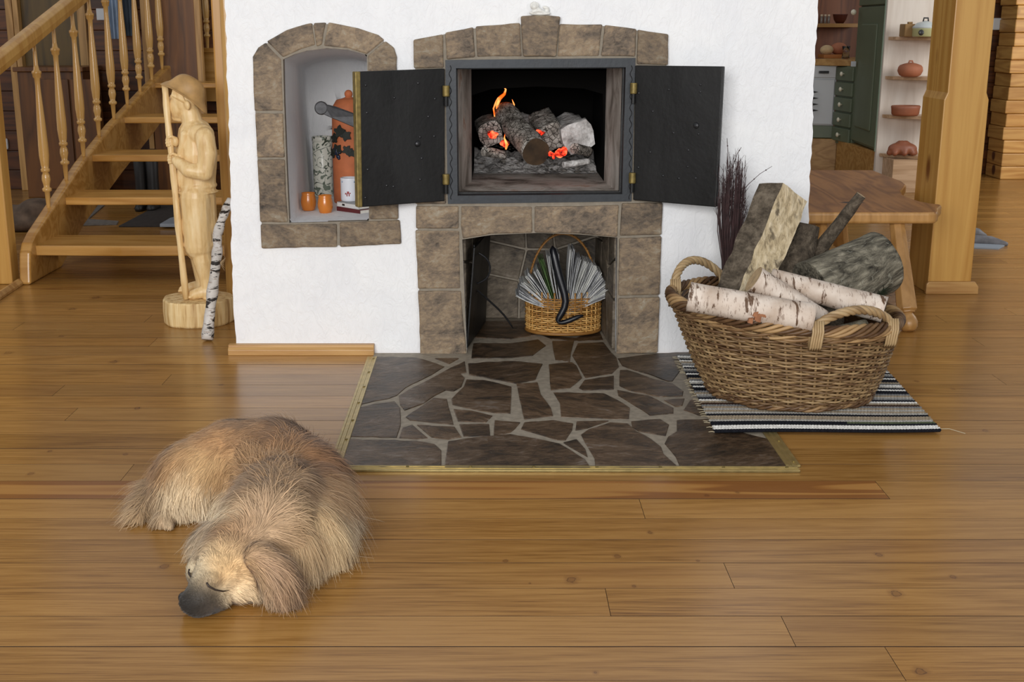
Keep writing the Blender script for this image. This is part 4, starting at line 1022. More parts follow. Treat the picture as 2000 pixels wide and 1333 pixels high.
stakesm(bc, b_rx, b_ry, b_rx+.002, b_ry+.002, bc.z+.005, bc.z+b_h, 34, .0034, ext=.15).build('stakes', M['cane'], nb, smooth=True)
mb = MB(); mb.lathe([(.97, 0), (1.0, .002), (1.01, .006), (1.0, .012), (.9, .012)], bc, 40)
mb.v = [(bc.x+(x-bc.x)*b_rx*1.05, bc.y+(y-bc.y)*b_ry*1.05, z) for x, y, z in mb.v]; mb.build('bottom_board', M['cane'], nb, smooth=True)
mb = MB(); hz_ = P(1090, 462, bc.y).z; l = []; rr_ = []
for i in range(41):
    t = i/40; a = PI*t; x = -math.cos(a); l.append(Vector((bc.x-.004+x*b_rx*.97*(1-.06*math.sin(a)), bc.y, bc.z+.03+(hz_-.03)*math.sin(a)**.62)))
mb.tube(l, .0055, 8, flat=.7); hh = mb.build('handle', M['cane'], nb, smooth=True)
mb = MB(); l2 = []
for i in range(len(l)*4-3):
    k = min(i//4, len(l)-2); p = l[k].lerp(l[k+1], (i-k*4)/4); l2.append(p+Vector((0, .006*math.cos(i*1.9), 0))+(p-bc).normalized()*.006*abs(math.sin(i*1.9)))
mb.tube(l2, .0022, 5); mb.build('handle_binding', M['cane'], hh, smooth=True)
def paperm():
    m = Mat('newsprint', .85, 0, .1); v = m.map((1, 1, 1)); n1 = m.noise(m.map((60, 60, 9)), 3, 4, .7); n2 = m.noise(m.map((3, 3, 140)), 2, 2)
    m.col(m.ramp(m.math('ADD', m.math('MULTIPLY', n1, .6), m.math('MULTIPLY', m.attr('rnd'), .4)), [(.25, '#77787c'), (.42, '#bfc0c2'), (.75, '#e6e6df')])); m.bump(n1, .3, .003); return m.m
M['paper'] = paperm(); M['paper_green'] = plain('green printed page', '#4d6b36', .7)
random.seed(12)
def lab_paper(i, n, side):
    nth = ('innermost', 'second', 'third', 'fourth', 'fifth', 'sixth', 'seventh', 'eighth', 'ninth', 'tenth')[i]
    if i == n-1: nth = 'outermost'
    return f'{nth} folded newspaper leaning {side} from the middle of the small cane basket'
for side, cnt in (('left', 8), ('right', 10)):
    sg_ = -1 if side == 'left' else 1
    for k in range(cnt):
        f_ = k/(cnt-1); ang = math.radians(sg_*(5+(60 if sg_ < 0 else 55)*f_**1.15))
        L = (.25-.125*f_)*random.uniform(.95, 1.04)
        base = Vector((bc.x+sg_*(.008+.055*f_), bc.y-.012+random.uniform(-.012, .01), bc.z+.075+.03*f_))
        d = Vector((math.sin(ang), 0, math.cos(ang))); yv = Vector((0, 1, 0)); nr = d.cross(yv)
        wd = random.uniform(.115, .14); mb = MB()
        for q_ in range(5):
            mb.cur = random.random(); o0 = (q_-2)*.0035; l_ = L*random.uniform(.955, 1.01); c_ = random.uniform(-.004, .004)
            top = []; bot_ = []
            for i in range(7):
                u = i/6; off = o0*(.25+.95*u**.7)+c_*math.sin(PI*u)+.006*math.sin(u*2.4+k)*u
                p = base+d*l_*u+nr*off; top.append(p+nr*.0009); bot_.append(p-nr*.0009)
            mb.prism([p-yv*(wd/2+random.uniform(-.002, .004)) for p in top+bot_[::-1]], yv*wd)
        gr = (side == 'left' and k == 2)
        o = mb.build('folded_newspaper', M['paper_green'] if gr else M['paper'], fix=True)
        tag(o, 'folded newspaper with a green page leaning left in the small cane basket' if gr else lab_paper(k, cnt, side), 'newspaper', 'newspapers in the small cane basket')
# black poker hanging over the front of the basket
M['blk'] = plain('black leather', '#14151b', .35, var=.2, scale=30)
yfb = bc.y-b_ry-.012
l = [P(1078, 478, yfb+.03), P(1086, 520, yfb+.02), P(1098, 560, yfb+.01), P(1108, 590, yfb), P(1098, 612, yfb-.004), P(1086, 628, yfb-.006), P(1094, 632, yfb-.008), P(1112, 627, yfb-.008), P(1128, 619, yfb-.006), P(1141, 616, yfb-.004)]
mb = MB(); mb.tube(l, [.014, .016, .016, .0145, .014, .012, .0105, .010, .0095, .004], 14)
pk = mb.build('leather_strap', M['blk'], smooth=True); md = pk.modifiers.new('s', 'SUBSURF'); md.levels = md.render_levels = 1
tag(pk, 'thick black strap hanging over the newspapers and front of the small basket', 'strap')
# iron sheet and bent poker rod at the left of the recess
ya, yb_ = YW+.05, YW+.42
mb = MB(); pa, pb = P(909, 688, ya), P(937, 610, yb_)
a = Vector((al0+.012, YW+.03, .012)); b = Vector((br0+.012, YA-.10, .012)); tz = P(915, 472, ya).z-.02
mb.prism([a, b, Vector((b.x+.02, b.y, tz)), Vector((a.x+.028, a.y, tz))], (.006, 0, 0))
tag(mb.build('iron_sheet', M['iron'], None, .001), 'dark iron sheet standing against the left side of the wood store', 'metal sheet')
l = [(926, 476), (926, 490), (940, 497), (952, 505), (959, 522), (955, 540), (944, 550), (928, 555), (924, 561), (934, 568), (960, 592), (985, 614), (1004, 634)]
yy_ = [.14, .14, .14, .145, .15, .155, .16, .165, .17, .18, .22, .26, .28]
L3 = [P(x, y_, YW+d_) for (x, y_), d_ in zip(l, yy_)]; L3[-1].z = .018
mb = MB(); mb.tube(L3, .0042, 8); rd = mb.build('bent_poker', M['steel'], smooth=True); md = rd.modifiers.new('s', 'SUBSURF'); md.levels = md.render_levels = 1
tag(rd, 'thin bent iron poker resting on the wood store floor', 'poker')

# ================================================================ rag rug
rc = [G(1322, 700), G(1397, 852), G(1838, 850), G(1716, 714)]
def rugm():
    m = Mat('rag rug', .95, 0, .1); c = m.attr('stripe', 'Color'); n1 = m.noise(None, 90, 3); d = m.n('ShaderNodeHueSaturation'); m.nt.links.new(c, d.inputs['Color']); m.nt.links.new(m.math('ADD', m.math('MULTIPLY', n1, .7), .65), d.inputs['Value'])
    m.col(d.outputs[0]); m.bump(n1, .6, .003); return m.m
M['rug'] = rugm()
W_, K_, G1, G2, TN, OL, BR = '#cfcdc8', '#191a20', '#6f6f6f', '#98958f', '#8c7f6c', '#4e5540', '#3a2a22'
seq = [K_, W_, W_, K_, K_, G2, TN, TN, K_, G2, TN, G2, TN, G1, BR, TN, W_, K_, G1, G2, TN, G1, K_, K_, W_, K_, G2, W_, G1, TN, K_, K_, W_, K_, G1, G2, K_, W_, G1, G2, TN, W_, K_, G2, W_, G1]
nr_, nc_ = len(seq), 150; mb = MB(); vs = []; cols = []
random.seed(31)
for k in range(nr_):
    for s in range(4):
        t = (k+s/4)/nr_
        for j in range(nc_+1):
            u = j/nc_; wob = .05*math.sin(u*5+.6)*(1-t)*.08
            ue = u+(random.uniform(-.004, .004) if j in (0, nc_) else 0)
            p = rc[1].lerp(rc[2], ue).lerp(rc[0].lerp(rc[3], ue), t)
            p = p+Vector((0, .006*math.sin(u*6)*(1-t), 0))
            p.z = .0125+.004*abs(math.sin(PI*(s/4)))*(.8+.4*((j+k) % 2))
            vs.append(p)
n_ = nc_+1; R2_ = nr_*4
fs = []; fc = []
for i in range(R2_-1):
    for j in range(nc_): fs.append((i*n_+j, i*n_+j+1, (i+1)*n_+j+1, (i+1)*n_+j)); fc.append(seq[i//4] if not (i//4 in (4,) and j > 90) else OL)
mb.add(vs, fs); rg = mb.build('rag_rug', M['rug']); at = rg.data.attributes.new('stripe', 'FLOAT_COLOR', 'FACE')
cv = []
for i, h in enumerate(fc):
    c = lin(h); f_ = .8+.4*(((i*7919) % 101)/101); cv += [c[0]*f_, c[1]*f_, c[2]*f_, 1]
at.data.foreach_set('color', cv); so = rg.modifiers.new('s', 'SOLIDIFY'); so.thickness = .005; so.offset = -1
tag(rg, 'striped black white and grey woven rag rug under the big basket', 'rug')
mb = MB()
for k in range(40):
    t = k/40+.012; p = rc[1].lerp(rc[0], t); p.z = .008
    if random.random() < .6: mb.cur = random.random(); mb.tube([p, p+Vector((-.008, random.uniform(-.008, .004), .001)), p+Vector((-.018, random.uniform(-.012, .008), .0))], [.0015, .0012, .0008], 4)
p = rc[2].copy(); p.z = .008; mb.tube([p+Vector((-.03, .03, 0)), p+Vector((.03, .02, .004)), p+Vector((.07, .0, -.004))], .0009, 4)
M['string'] = plain('pale warp string', '#b5a98c', .9); mb.build('fringe', M['string'], rg)
# ================================================================ big wicker basket with firewood
M['willow'] = wicker('brown willow', '#5d432a', ('#957a55', '#bfa67e'), .5)
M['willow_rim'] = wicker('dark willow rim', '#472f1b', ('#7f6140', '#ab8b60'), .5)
BC = Vector((.949, 3.76, .024)); LEAN = -.034; ZR = .30; TILT = -.028
def bring(a, t, off=0, dz=0):
    e = t**.75; rx, ry = .248+(.352-.248)*e+off, .215+(.325-.215)*e+off
    return Vector((BC.x+LEAN*t+rx*math.cos(a), BC.y+ry*math.sin(a), BC.z+(ZR-BC.z)*t+TILT*math.cos(a)*t+dz))
wb = empty('firewood_basket', BC, 'big round brown wicker basket heaped with firewood on the rag rug', 'basket')
random.seed(9)
mb = MB(); stk = 46; per = 4; rows = 37
for k in range(rows):
    t = .03+.9*(k+.5)/rows; mb.cur = random.random()**1.2*(.7 if k < 29 else .45); l = []
    for j in range(stk*per):
        a = 2*PI*j/(stk*per); w_ = .0065*math.cos(a*stk/2+PI*k)
        l.append(bring(a, t, w_, .0012*math.sin(a*5+k*1.7)+.0006*math.sin(a*13+k)))
    mb.tube(l, .0040*random.uniform(.8, 1.15), 6, closed=True)
mb.build('woven_body', M['willow'], wb, smooth=True)
mb = MB()
for j in range(stk):
    a = 2*PI*j/stk; mb.cur = .2+.3*random.random(); mb.tube([bring(a, i/10*.97) for i in range(11)], .0042, 6)
mb.build('stakes', M['willow'], wb, smooth=True)
def braid(name, t, R_, r, n, turns, m, amp=1.0):
    mb = MB()
    for s in range(n):
        l = []; mb.cur = random.random(); N = 200
        for j in range(N):
            a = 2*PI*j/N; ph = a*turns+2*PI*s/n
            l.append(bring(a, t, R_*math.cos(ph), R_*amp*math.sin(ph)+.003*math.sin(a*5+s)))
        mb.tube(l, r, 6, closed=True)
    return mb.build(name, m, wb, smooth=True)
braid('rim', 1.0, .0125, .0062, 7, 11, M['willow_rim'], 1.2)
braid('lower_rim_band', .91, .006, .0052, 4, 9, M['willow_rim'], 1.6)
braid('foot_rim', .03, .007, .0055, 4, 14, M['willow_rim'])
mb = MB(); mb.lathe([(.2, 0), (.245, .002), (.245, .012), (.2, .014)], Vector((BC.x, BC.y, BC.z-.002)), 40, sy=.87); mb.build('bottom', M['willow_rim'], wb)
# dark sheet added inside the basket, standing in for shade behind the weave
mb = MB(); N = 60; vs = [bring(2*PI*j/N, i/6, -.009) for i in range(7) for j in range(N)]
mb.add(vs, [(i*N+j, (i+1)*N+j, (i+1)*N+(j+1) % N, i*N+(j+1) % N) for i in range(6) for j in range(N)]); mb.build('inner_shade_sheet', M['willow_rim'], wb, smooth=True)
def rope_handle(a0, a1, h, out, nm, drop=.05):
    mb = MB(); core = []
    for i in range(49):
        t = i/48; a = a0+(a1-a0)*t; s = math.sin(PI*t)
        core.append(bring(a, 1.0, out*s, h*s**.6 - .0))
    core = [core[0]+Vector((0, 0, -drop))]+core+[core[-1]+Vector((0, 0, -drop))]
    for s in range(4):
        l = []; mb.cur = random.random()*.6+.3
        for i, p in enumerate(core):
            t_ = (core[min(i+1, len(core)-1)]-core[max(i-1, 0)]).normalized(); u = t_.cross(Vector((.3, 1, .2))).normalized(); v = t_.cross(u); ph = i*.42+s*PI/2
            l.append(p+(u*math.cos(ph)+v*math.sin(ph))*.0078)
        mb.tube(l, .0068, 7)
    for e in (core[2], core[-3]):
        for j in range(5):
            mb.cur = .8; p = e+Vector((.007*(j-2), -.018, .02)); mb.tube([p, p+Vector((0, -.012, -.03)), p+Vector((-.004, -.008, -.075)), p+Vector((-.002, .01, -.09))], .0036, 5)
    return mb.build('handle', M['willow'], wb, smooth=True)
rope_handle(math.radians(-88), math.radians(-38), .062, -.012, 1)
rope_handle(math.radians(112), math.radians(158), .08, .004, 2)

# firewood
def bark(name, cs, dens=1):
    m = Mat(name, .85, 0, .2); v = m.tc; a = m.noise(v, 14, 6, .68, .8); b = m.noise(v, 55, 4, .7); d = m.vor(m.map((1, 1, 1)), 26)
    m.col(m.ramp(m.math('ADD', m.math('MULTIPLY', a, .65), m.math('MULTIPLY', b, .4)), cs)); m.bump(m.math('ADD', a, m.math('MULTIPLY', b, .6)), .9, .012); return m.m
M['bark_grey'] = bark('grey green bark', [(.32, '#34302a'), (.45, '#5d584c'), (.55, '#77715f'), (.68, '#8f8b7c'), (.8, '#b5b2a4')])
def bark_long(name, cs, rot):
    m = Mat(name, .85, 0, .2); r = m.n('ShaderNodeVectorRotate'); r.rotation_type = 'Y_AXIS'; m.nt.links.new(m.tc, r.inputs[0]); r.inputs['Angle'].default_value = rot
    a = m.noise(m.map((6, 26, 30), r.outputs[0]), 1.6, 6, .65, .5); b = m.noise(m.map((1, 1, 1)), 38, 4, .7, 1.2)
    c = m.ramp(a, cs); c = m.mix(m.ramp(b, [(.6, '#000000'), (.66, '#bbbbbb')]), c, '#aaa898'); m.col(c); m.bump(m.math('ADD', m.math('MULTIPLY', a, 1.5), m.math('MULTIPLY', b, .3)), 1.0, .016); return m.m
M['bark_long'] = bark_long('ridged grey bark', [(.32, '#37332c'), (.44, '#5f5a4e'), (.54, '#7c7667'), (.66, '#98917f'), (.76, '#b3ae9f')], .5)
M['bark_brown'] = bark('dark brown bark', [(.35, '#201b16'), (.5, '#4c4338'), (.62, '#6d6254'), (.8, '#8b8272')])
def splitm():
    m = Mat('weathered split wood', .8, 0, .2); v = m.map((1, 1, 1), rot=(0, 0, 0)); r = m.n('ShaderNodeVectorRotate'); r.rotation_type = 'Y_AXIS'; m.nt.links.new(m.tc, r.inputs[0]); r.inputs['Angle'].default_value = -.42
    v = m.map((26, 26, 1.6), r.outputs[0]); a = m.noise(v, 2, 5, .6, .4); s = m.noise(m.map((7, 7, 3), r.outputs[0]), 3, 4, .6)
    c = m.ramp(a, [(.3, '#8b7a5f'), (.48, '#bba988'), (.68, '#d6c6a8')]); c = m.mix(m.ramp(s, [(.58, '#000000'), (.66, '#ffffff')]), c, '#6f6350')
    m.col(c); m.bump(a, .8, .012); return m.m
M['split'] = splitm()
M['birch_x'] = birch('birch bark lying', 'x', ('#b3a08f', '#d3c6b9'), '#5d4634', .57)
def split_log(name, bot, topp, mats, seg=26, amp=.004):
    mb = MB(); n = len(bot); sub = 6; ring = []
    for i in range(seg+1):
        t = i/seg; 
        for j in range(n):
            for s in range(sub):
                u = s/sub; p = bot[j].lerp(bot[(j+1) % n], u).lerp(topp[j].lerp(topp[(j+1) % n], u), t)
                q = p*9; o = Vector((NZ.noise(Vector((q.x*3, q.y*3, q.z))), NZ.noise(Vector((q.x*3+9, q.y*3, q.z))), NZ.noise(Vector((q.x*2, q.y*2+5, q.z*2)))*.6))*amp
                ring.append(p+o)
    N = n*sub; fs = []; mi = []
    for i in range(seg):
        for j in range(N): fs.append((i*N+j, i*N+(j+1) % N, (i+1)*N+(j+1) % N, (i+1)*N+j)); mi.append(j//sub)
    mb.add(ring, fs); mb.mi = mi; mb.f += [tuple(range(N-1, -1, -1)), tuple(range(seg*N, (seg+1)*N))]; mb.a += [.5, .5]; mb.mi += [n, n]
    return mb.build(name, mats, None, fix=True)
Y0, Y1 = 3.74, 3.98
B = [P(1383, 600, Y0), P(1426, 606, Y0-.035), P(1496, 590, Y0+.01), P(1490, 585, Y0+.10), P(1410, 590, Y0+.10)]
T = [P(1484, 359, Y1), P(1529, 357, Y1-.03), P(1578, 394, Y1+.02), P(1570, 388, Y1+.11), P(1500, 362, Y1+.10)]
tag(split_log('firewood_log', B, T, [M['bark_brown'], M['split'], M['bark_grey'], M['bark_grey'], M['bark_grey'], M['endwood']], amp=.006), 'tall split log with a pale weathered face standing in the basket', 'log')
random.seed(13)
def bar(x): return [1+x*.5*math.sin(j*1.3) for j in range(26)]
lg = rough_log('firewood_log', P(1585, 572, 3.87), P(1722, 512, 3.97), .105, .104, M['bark_long'], M['bark_long'], 34, 34, .045, 14)
tag(lg, 'thickest round log with grey green bark at the right of the basket', 'log')
tag(rough_log('firewood_log', P(1548, 545, 4.0), P(1572, 440, 4.04), .062, .05, M['bark_brown'], M['bark_brown'], 12, 16, .12, 10), 'dark brown log standing between the pale split log and the thick grey log', 'log')
tag(rough_log('firewood_log', P(1592, 500, 4.04), P(1682, 381, 4.0), .026, .017, M['bark_brown'], M['endwood'], 12, 16, .1, 14), 'thin bare stick poking up in front of the bench', 'stick')
tag(rough_log('firewood_log', P(1345, 580, 3.52), P(1590, 622, 3.44), .044, .041, M['birch_x'], M['endwood'], 24, 30, .06, 10), 'birch log lying across the front of the basket rim', 'log')
tag(rough_log('firewood_log', P(1472, 545, 3.56), P(1605, 628, 3.56), .041, .036, M['birch_x'], M['endwood'], 24, 20, .06, 10), 'short birch log with its sawn end pointing up to the left', 'log')
tag(rough_log('firewood_log', P(1505, 545, 3.68), P(1728, 606, 3.55), .033, .040, M['birch_x'], M['bark_brown'], 24, 30, .05, 10), 'long birch log sloping down to the right rim of the basket', 'log')
tag(rough_log('firewood_log', P(1625, 655, 3.56), P(1692, 640, 3.58), .025, .025, M['bark_grey'], M['endwood'], 14, 12, .1, 14), 'small grey log just under the front handle of the basket', 'log')
for k, (a, b, c_, d_) in enumerate(((1390, 625, 1560, 650), (1560, 650, 1700, 650), (1420, 600, 1640, 590))):
    tag(rough_log('firewood_log', P(a, b, 3.62+.08*k)+Vector((0, 0, -.04)), P(c_, d_, 3.66+.08*k)+Vector((0, 0, -.05)), .045, .045, M['bark_brown'], M['endwood'], 16, 16, .12, 10),
        ('dark log low inside the basket at the left', 'dark log low inside the basket at the right', 'dark log buried under the birch logs')[k], 'log')
# peeled bark patch on the front birch log
mb = MB(); q = P(1478, 618, 3.435)
M['peel'] = plain('orange inner bark', '#8a5a3a', .8, var=.3, scale=60)
for k in range(9):
    a = random.uniform(-1, 1); mb.cur = random.random(); p = q+Vector((a*.022, 0, random.uniform(-.012, .016))); mb.prism([p, p+Vector((.012, -.003, .003)), p+Vector((.009, -.006, -.014)), p+Vector((-.004, -.003, -.011))], (0, .012, 0))
tag(mb.build('bark_shreds', M['peel']), 'torn orange brown bark on the front birch log', 'bark')
# spruce sprig
M['needle'] = plain('dark green needles', '#27301c', .7, var=.3)
mb = MB(); p0_ = P(1690, 600, 3.85); 
for k in range(260):
    t = random.random(); p = p0_.lerp(P(1728, 568, 3.86), t); mb.tube([p, p+Vector((random.uniform(-.022, .03), random.uniform(-.02, .02), random.uniform(-.01, .026)))], [.0009, .0004], 3)
tag(mb.build('spruce_sprig', M['needle']), 'dark green spruce sprig behind the long birch log', 'sprig', kind='stuff')
# birch twig broom
M['twig'] = plain('reddish brown twigs', '#3a2424', .7, var=.35, scale=40)
mb = MB(); random.seed(17); tb = P(1422, 528, 4.12)
for k in range(120):
    u = random.uniform(-1, 1); v = random.uniform(-1, 1); mb.cur = random.random()
    L = random.uniform(.28, .40) if abs(u) < .8 else random.uniform(.2, .33); s = tb+Vector((u*.014, v*.012, -.05)); m1 = tb+Vector((u*.038, v*.025, .13)); e = tb+Vector((u*.048+random.uniform(-.012, .012), v*.035, L))
    r0 = random.uniform(.0012, .0021); mb.tube([s, tb+Vector((u*.02, v*.015, .03)), m1, m1.lerp(e, .5)+Vector((random.uniform(-.006, .006), 0, 0)), e], [r0, r0, r0*.9, r0*.7, .0005], 5)
    for b_ in range(2):
        q = m1.lerp(e, random.uniform(.3, .95)); mb.tube([q, q+Vector((random.uniform(-.02, .022), random.uniform(-.01, .01), random.uniform(.015, .05)))], [.0008, .0003], 4)
for l in ([(1432, 400), (1440, 385), (1462, 360), (1484, 340), (1508, 325)], [(1438, 385), (1450, 345), (1449, 315)], [(1440, 420), (1455, 400), (1457, 375)], [(1430, 330), (1440, 300), (1448, 288)], [(1420, 330), (1422, 300), (1420, 270)]):
    pl = [P(a, b, 4.13) for a, b in l]; mb.tube(pl, [.0016-.0011*i/len(pl) for i in range(len(pl))], 5)
    for i in range(1, len(pl)): mb.ball(pl[i-1].lerp(pl[i], .5), .0024, 4)
tw = mb.build('twig_broom', M['twig']); tag(tw, 'bundle of thin reddish birch twigs standing against the white wall', 'twigs')
mb = MB(); mb.tube([tb+Vector((.03*math.cos(a*.7), .025*math.sin(a*.7), -.035+.003*math.sin(a))) for a in range(10)], .0018, 5, closed=False); mb.build('binding', M['string'], tw)

# ================================================================ bench
zs = .447; YBn = 4.75; th = .046
bn = empty('bench', G(1700, 640), 'long thick plank bench with splayed ball footed legs beside the basket', 'bench')
xbl = 1.20
o2 = [(xbl, YBn), (1.70, YBn), (1.735, YBn+.01), (1.752, YBn+.04), (1.775, YBn+.11), (1.815, YBn+.19), (1.83, YBn+.22), (1.80, YBn+.25), (1.775, YBn+.32), (1.765, YBn+.42), (1.77, YBn+.52), (1.80, YBn+.64), (1.85, YBn+.76), (1.90, YBn+.88), (1.92, YBn+1.0), (1.92, YBn+1.45), (xbl, YBn+1.45)]
mb = MB(); mb.m = 0; n = len(o2)
vs = [Vector((x, y, zs)) for x, y in o2]+[Vector((x, y, zs-th)) for x, y in o2]
mb.add(vs, [tuple(range(n))]); mb.m = 1; mb.f += [tuple(range(2*n-1, n-1, -1))]+[(i, n+i, n+(i+1) % n, (i+1) % n) for i in range(n)]; mb.a += [0]*(n+1); mb.mi += [1]*(n+1)
mb.build('seat', [M['bench'], M['bench_edge']], bn, .012, fix=True, seg=3)
def leg(top, foot):
    top, foot = Vector(top), Vector(foot); d = (top-foot).normalized(); L = (top-foot).length
    e = empty('t', foot); bpy.data.objects.remove(e)
    mb = MB(); mb.lathe([(.031, .075), (.031, .08), (.041, .088), (.030, L)], foot, 8, ax=d); o = mb.build('leg', M['bench_edge'], bn, .002)
    mb = MB(); mb.lathe([(.012, .002), (.024, .006), (.033, .02), (.036, .038), (.031, .056), (.022, .07), (.022, .082)], foot, 20, ax=d); mb.build('ball_foot', M['bench_edge'], o, smooth=True)
leg((1.60, YBn+.07, zs-th+.005), (G(1786, 656, .0).x, 4.62, 0))
leg((1.32, YBn+.12, zs-th+.005), (1.245, 4.66, 0))
leg((1.70, YBn+1.3, zs-th+.005), (1.78, YBn+1.4, 0)); leg((1.32, YBn+1.3, zs-th+.005), (1.26, YBn+1.4, 0))
mb = MB(); mb.box(1.30, 1.36, YBn+.15, YBn+1.3, zs-th-.07, zs-th+.001); mb.build('rail', M['bench_edge'], bn, .004)

# ================================================================ timber post at the right
pf = G(1850, 575); Yp = pf.y+.02
x0, x1 = P(1812, 555, Yp).x, P(1896, 555, Yp).x; zn_ = P(1880, 186, Yp).z
tp = empty('timber_post', Vector(((x0+x1)/2, Yp, 0)), 'square honey pine post with stopped chamfers right of the bench', 'post')
mb = MB(); c_ = .012
o_ = [(x0, .0), (x1, .0), (x1, zn_-.02), (x1-c_, zn_+.01), (x1-c_, 2.3), (x0+c_, 2.3), (x0+c_, zn_+.01), (x0, zn_-.02)]
mb.prism([Vector((a, Yp, b)) for a, b in o_], (0, .27, 0)); mb.build('shaft', M['pine_post'] if 'pine_post' in M else M['pine'], tp, .004)
mb = MB(); zk = .055
mb.prism([Vector((x0-.012, Yp, .0)), Vector((x1+.03, Yp, 0)), Vector((x1+.028, Yp, zk*.6)), Vector((x1+.012, Yp, zk)), Vector((x0-.004, Yp, zk)), Vector((x0-.012, Yp, zk*.8))], (0, -.02, 0)); mb.build('skirting_block', M['base'], tp, .003)

# ================================================================ right background
tag(bgbox('wall_right_back', 1880, 2100, -60, 341, 9.85, .1, M['pine_dark']), kind='structure')
bpy.data.objects.remove(bpy.data.objects['wall_right_back'])
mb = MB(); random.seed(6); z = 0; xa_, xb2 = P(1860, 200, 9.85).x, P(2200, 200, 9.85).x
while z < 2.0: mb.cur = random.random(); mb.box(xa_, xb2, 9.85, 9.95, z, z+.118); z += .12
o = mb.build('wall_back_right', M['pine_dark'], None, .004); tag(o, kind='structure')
mb = MB(); z = 0; xa_, xb2 = P(1972, 160, 9.5).x, P(2200, 200, 9.5).x
while z < 2.0: mb.cur = random.random(); mb.box(xa_+random.uniform(-.012, .006), xb2, 9.5, 9.8, z, z+.098); z += .1
tag(mb.build('wall_right', M['pine_log'], None, .008), kind='structure')
q = P(1945, 47, 9.84); mb = MB(); mb.box(q.x-.04, q.x+.04, 9.80, 9.849, q.z-.045, q.z+.045); tag(mb.build('thermostat', M['white_pl'], None, .008), 'small white box on the dark log wall right of the timber post', 'wall box')
M['grey_fur'] = plain('grey leather', '#6c6a6c', .6, var=.35, scale=25)
c = G(1915, 478); sh = [('c', [c+Vector((-.02, .02, .02)), c+Vector((.05, .0, .018)), c+Vector((.12, -.04, .01))], [.03, .03, .014]), ('c', [c+Vector((-.02, .2, .03)), c+Vector((.05, .19, .03)), c+Vector((.09, .17, .02))], [.045, .03, .012])]
me = blob([sh[0]], .006, 3); tag(link('slipper', me, M['grey_fur'], smooth=True), 'grey slipper on the floor nearest the timber post base', 'slipper')
me = blob([sh[1]], .006, 3); tag(link('slipper', me, M['grey_fur'], smooth=True), 'grey slipper lying behind the nearer slipper', 'slipper')
mb = MB(); mb.prism([G(1896, 486), G(1950, 488), G(1962, 482), G(1905, 470)], (0, 0, .008)); tag(mb.build('paper_sheet', M['blue_thing'], None, .001), 'pale grey sheet on the floor under the slippers', 'paper')

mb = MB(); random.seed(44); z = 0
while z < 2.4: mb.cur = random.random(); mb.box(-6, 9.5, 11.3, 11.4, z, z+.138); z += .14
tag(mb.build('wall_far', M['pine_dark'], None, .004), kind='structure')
# ================================================================ kitchen
M['green'] = plain('sage green paint', '#66705a', .45, var=.06, scale=6); M['green_l'] = plain('sage green paint light edge', '#7a8f7a', .4)
M['knob'] = plain('cream ceramic knob', '#e6dfc8', .3); M['white_app'] = plain('white enamel', '#bfc2c4', .35); M['dark_disp'] = plain('dark display', '#2a2a2c', .3)
M['cream'] = wood('white washed boards', '#e3d9cd', '#d3c6b8', (9, 9, .7), .6, None, 2, .05)
M['shelf_w'] = wood('shelf wood', '#c9a886', '#ad8a66', (1, 14, 14), .4, None, 3, .05)
M['oak_k'] = wood('worktop wood', '#b98f55', '#9c7038', (.8, 12, 12), .4, None, 3, .1)
M['kwall'] = wood('kitchen wall boards', '#7a4420', '#592c10', (9, 9, .7), .5, None, 3, .1)
def slab(name, a, b, z0, z1, depth, m, parent=None, bevel=.004, inset=0):
    """upright box whose front runs from ground point a to ground point b"""
    a, b = Vector((a.x, a.y, 0)), Vector((b.x, b.y, 0)); d = (b-a).normalized(); nrm = Vector((d.y, -d.x, 0))
    if nrm.dot(Vector((0, 0, 0))-a) < 0: nrm = -nrm
    a, b = a+d*inset, b-d*inset
    mb = MB(); mb.cur = random.random(); mb.prism([a+Vector((0, 0, z0)), b+Vector((0, 0, z0)), b-nrm*depth+Vector((0, 0, z0)), a-nrm*depth+Vector((0, 0, z0))], (0, 0, z1-z0)); return mb.build(name, m, parent, bevel), nrm, d
YK = 10.1
def kp(px, Y, py=200): return P(px, py, Y)
# rear wall and white appliance
mb = MB(); mb.box(P(1540, 60, 10.8).x, P(1960, 60, 10.8).x, 10.8, 10.9, 0, 2.0); tag(mb.build('wall_kitchen', M['kwall']), kind='structure')
A_, B_ = kp(1583, 10.15), kp(1631, 10.1); z0, z1 = P(1610, 246, 10.1).z, P(1610, 128, 10.1).z
dw = empty('dishwasher', A_, 'white dishwasher with a dark display and vent slots in the kitchen', 'dishwasher')
slab('body', A_, B_, z0, z1, .5, M['white_app'], dw, .006)
zz = P(1610, 152, 10.1).z; s_, nr, dd = slab('control_panel', A_, B_, zz, z1, .012, M['white_app'], dw, .004); s_.location += nr*.012
s_, nr, dd = slab('door', A_, B_, z0+.01, zz-.012, .012, M['white_app'], dw, .006, .012); s_.location += nr*.012
a, b = kp(1600, 10.08, 141), kp(1618, 10.08, 141); mb = MB(); mb.box(a.x, b.x, 10.06, 10.09, P(1609, 143.5, 10.07).z, P(1609, 138.5, 10.07).z); mb.build('display', M['dark_disp'], dw)
for k in range(4):
    y_ = 180+12*k; a, b = kp(1589, 10.08, y_), kp(1599, 10.08, y_); mb = MB(); mb.prism([Vector((a.x, 10.08, P(1590, y_-2, 10.07).z)), Vector((b.x, 10.08, P(1590, y_, 10.07).z)), Vector((a.x, 10.08, P(1590, y_+2, 10.07).z))], (0, .02, 0)); mb.build('vent_slot', M['dark_disp'], dw)
s_, _, _ = slab('plinth', A_, B_, P(1610, 270, 10.1).z, z0, .4, M['green'], dw)
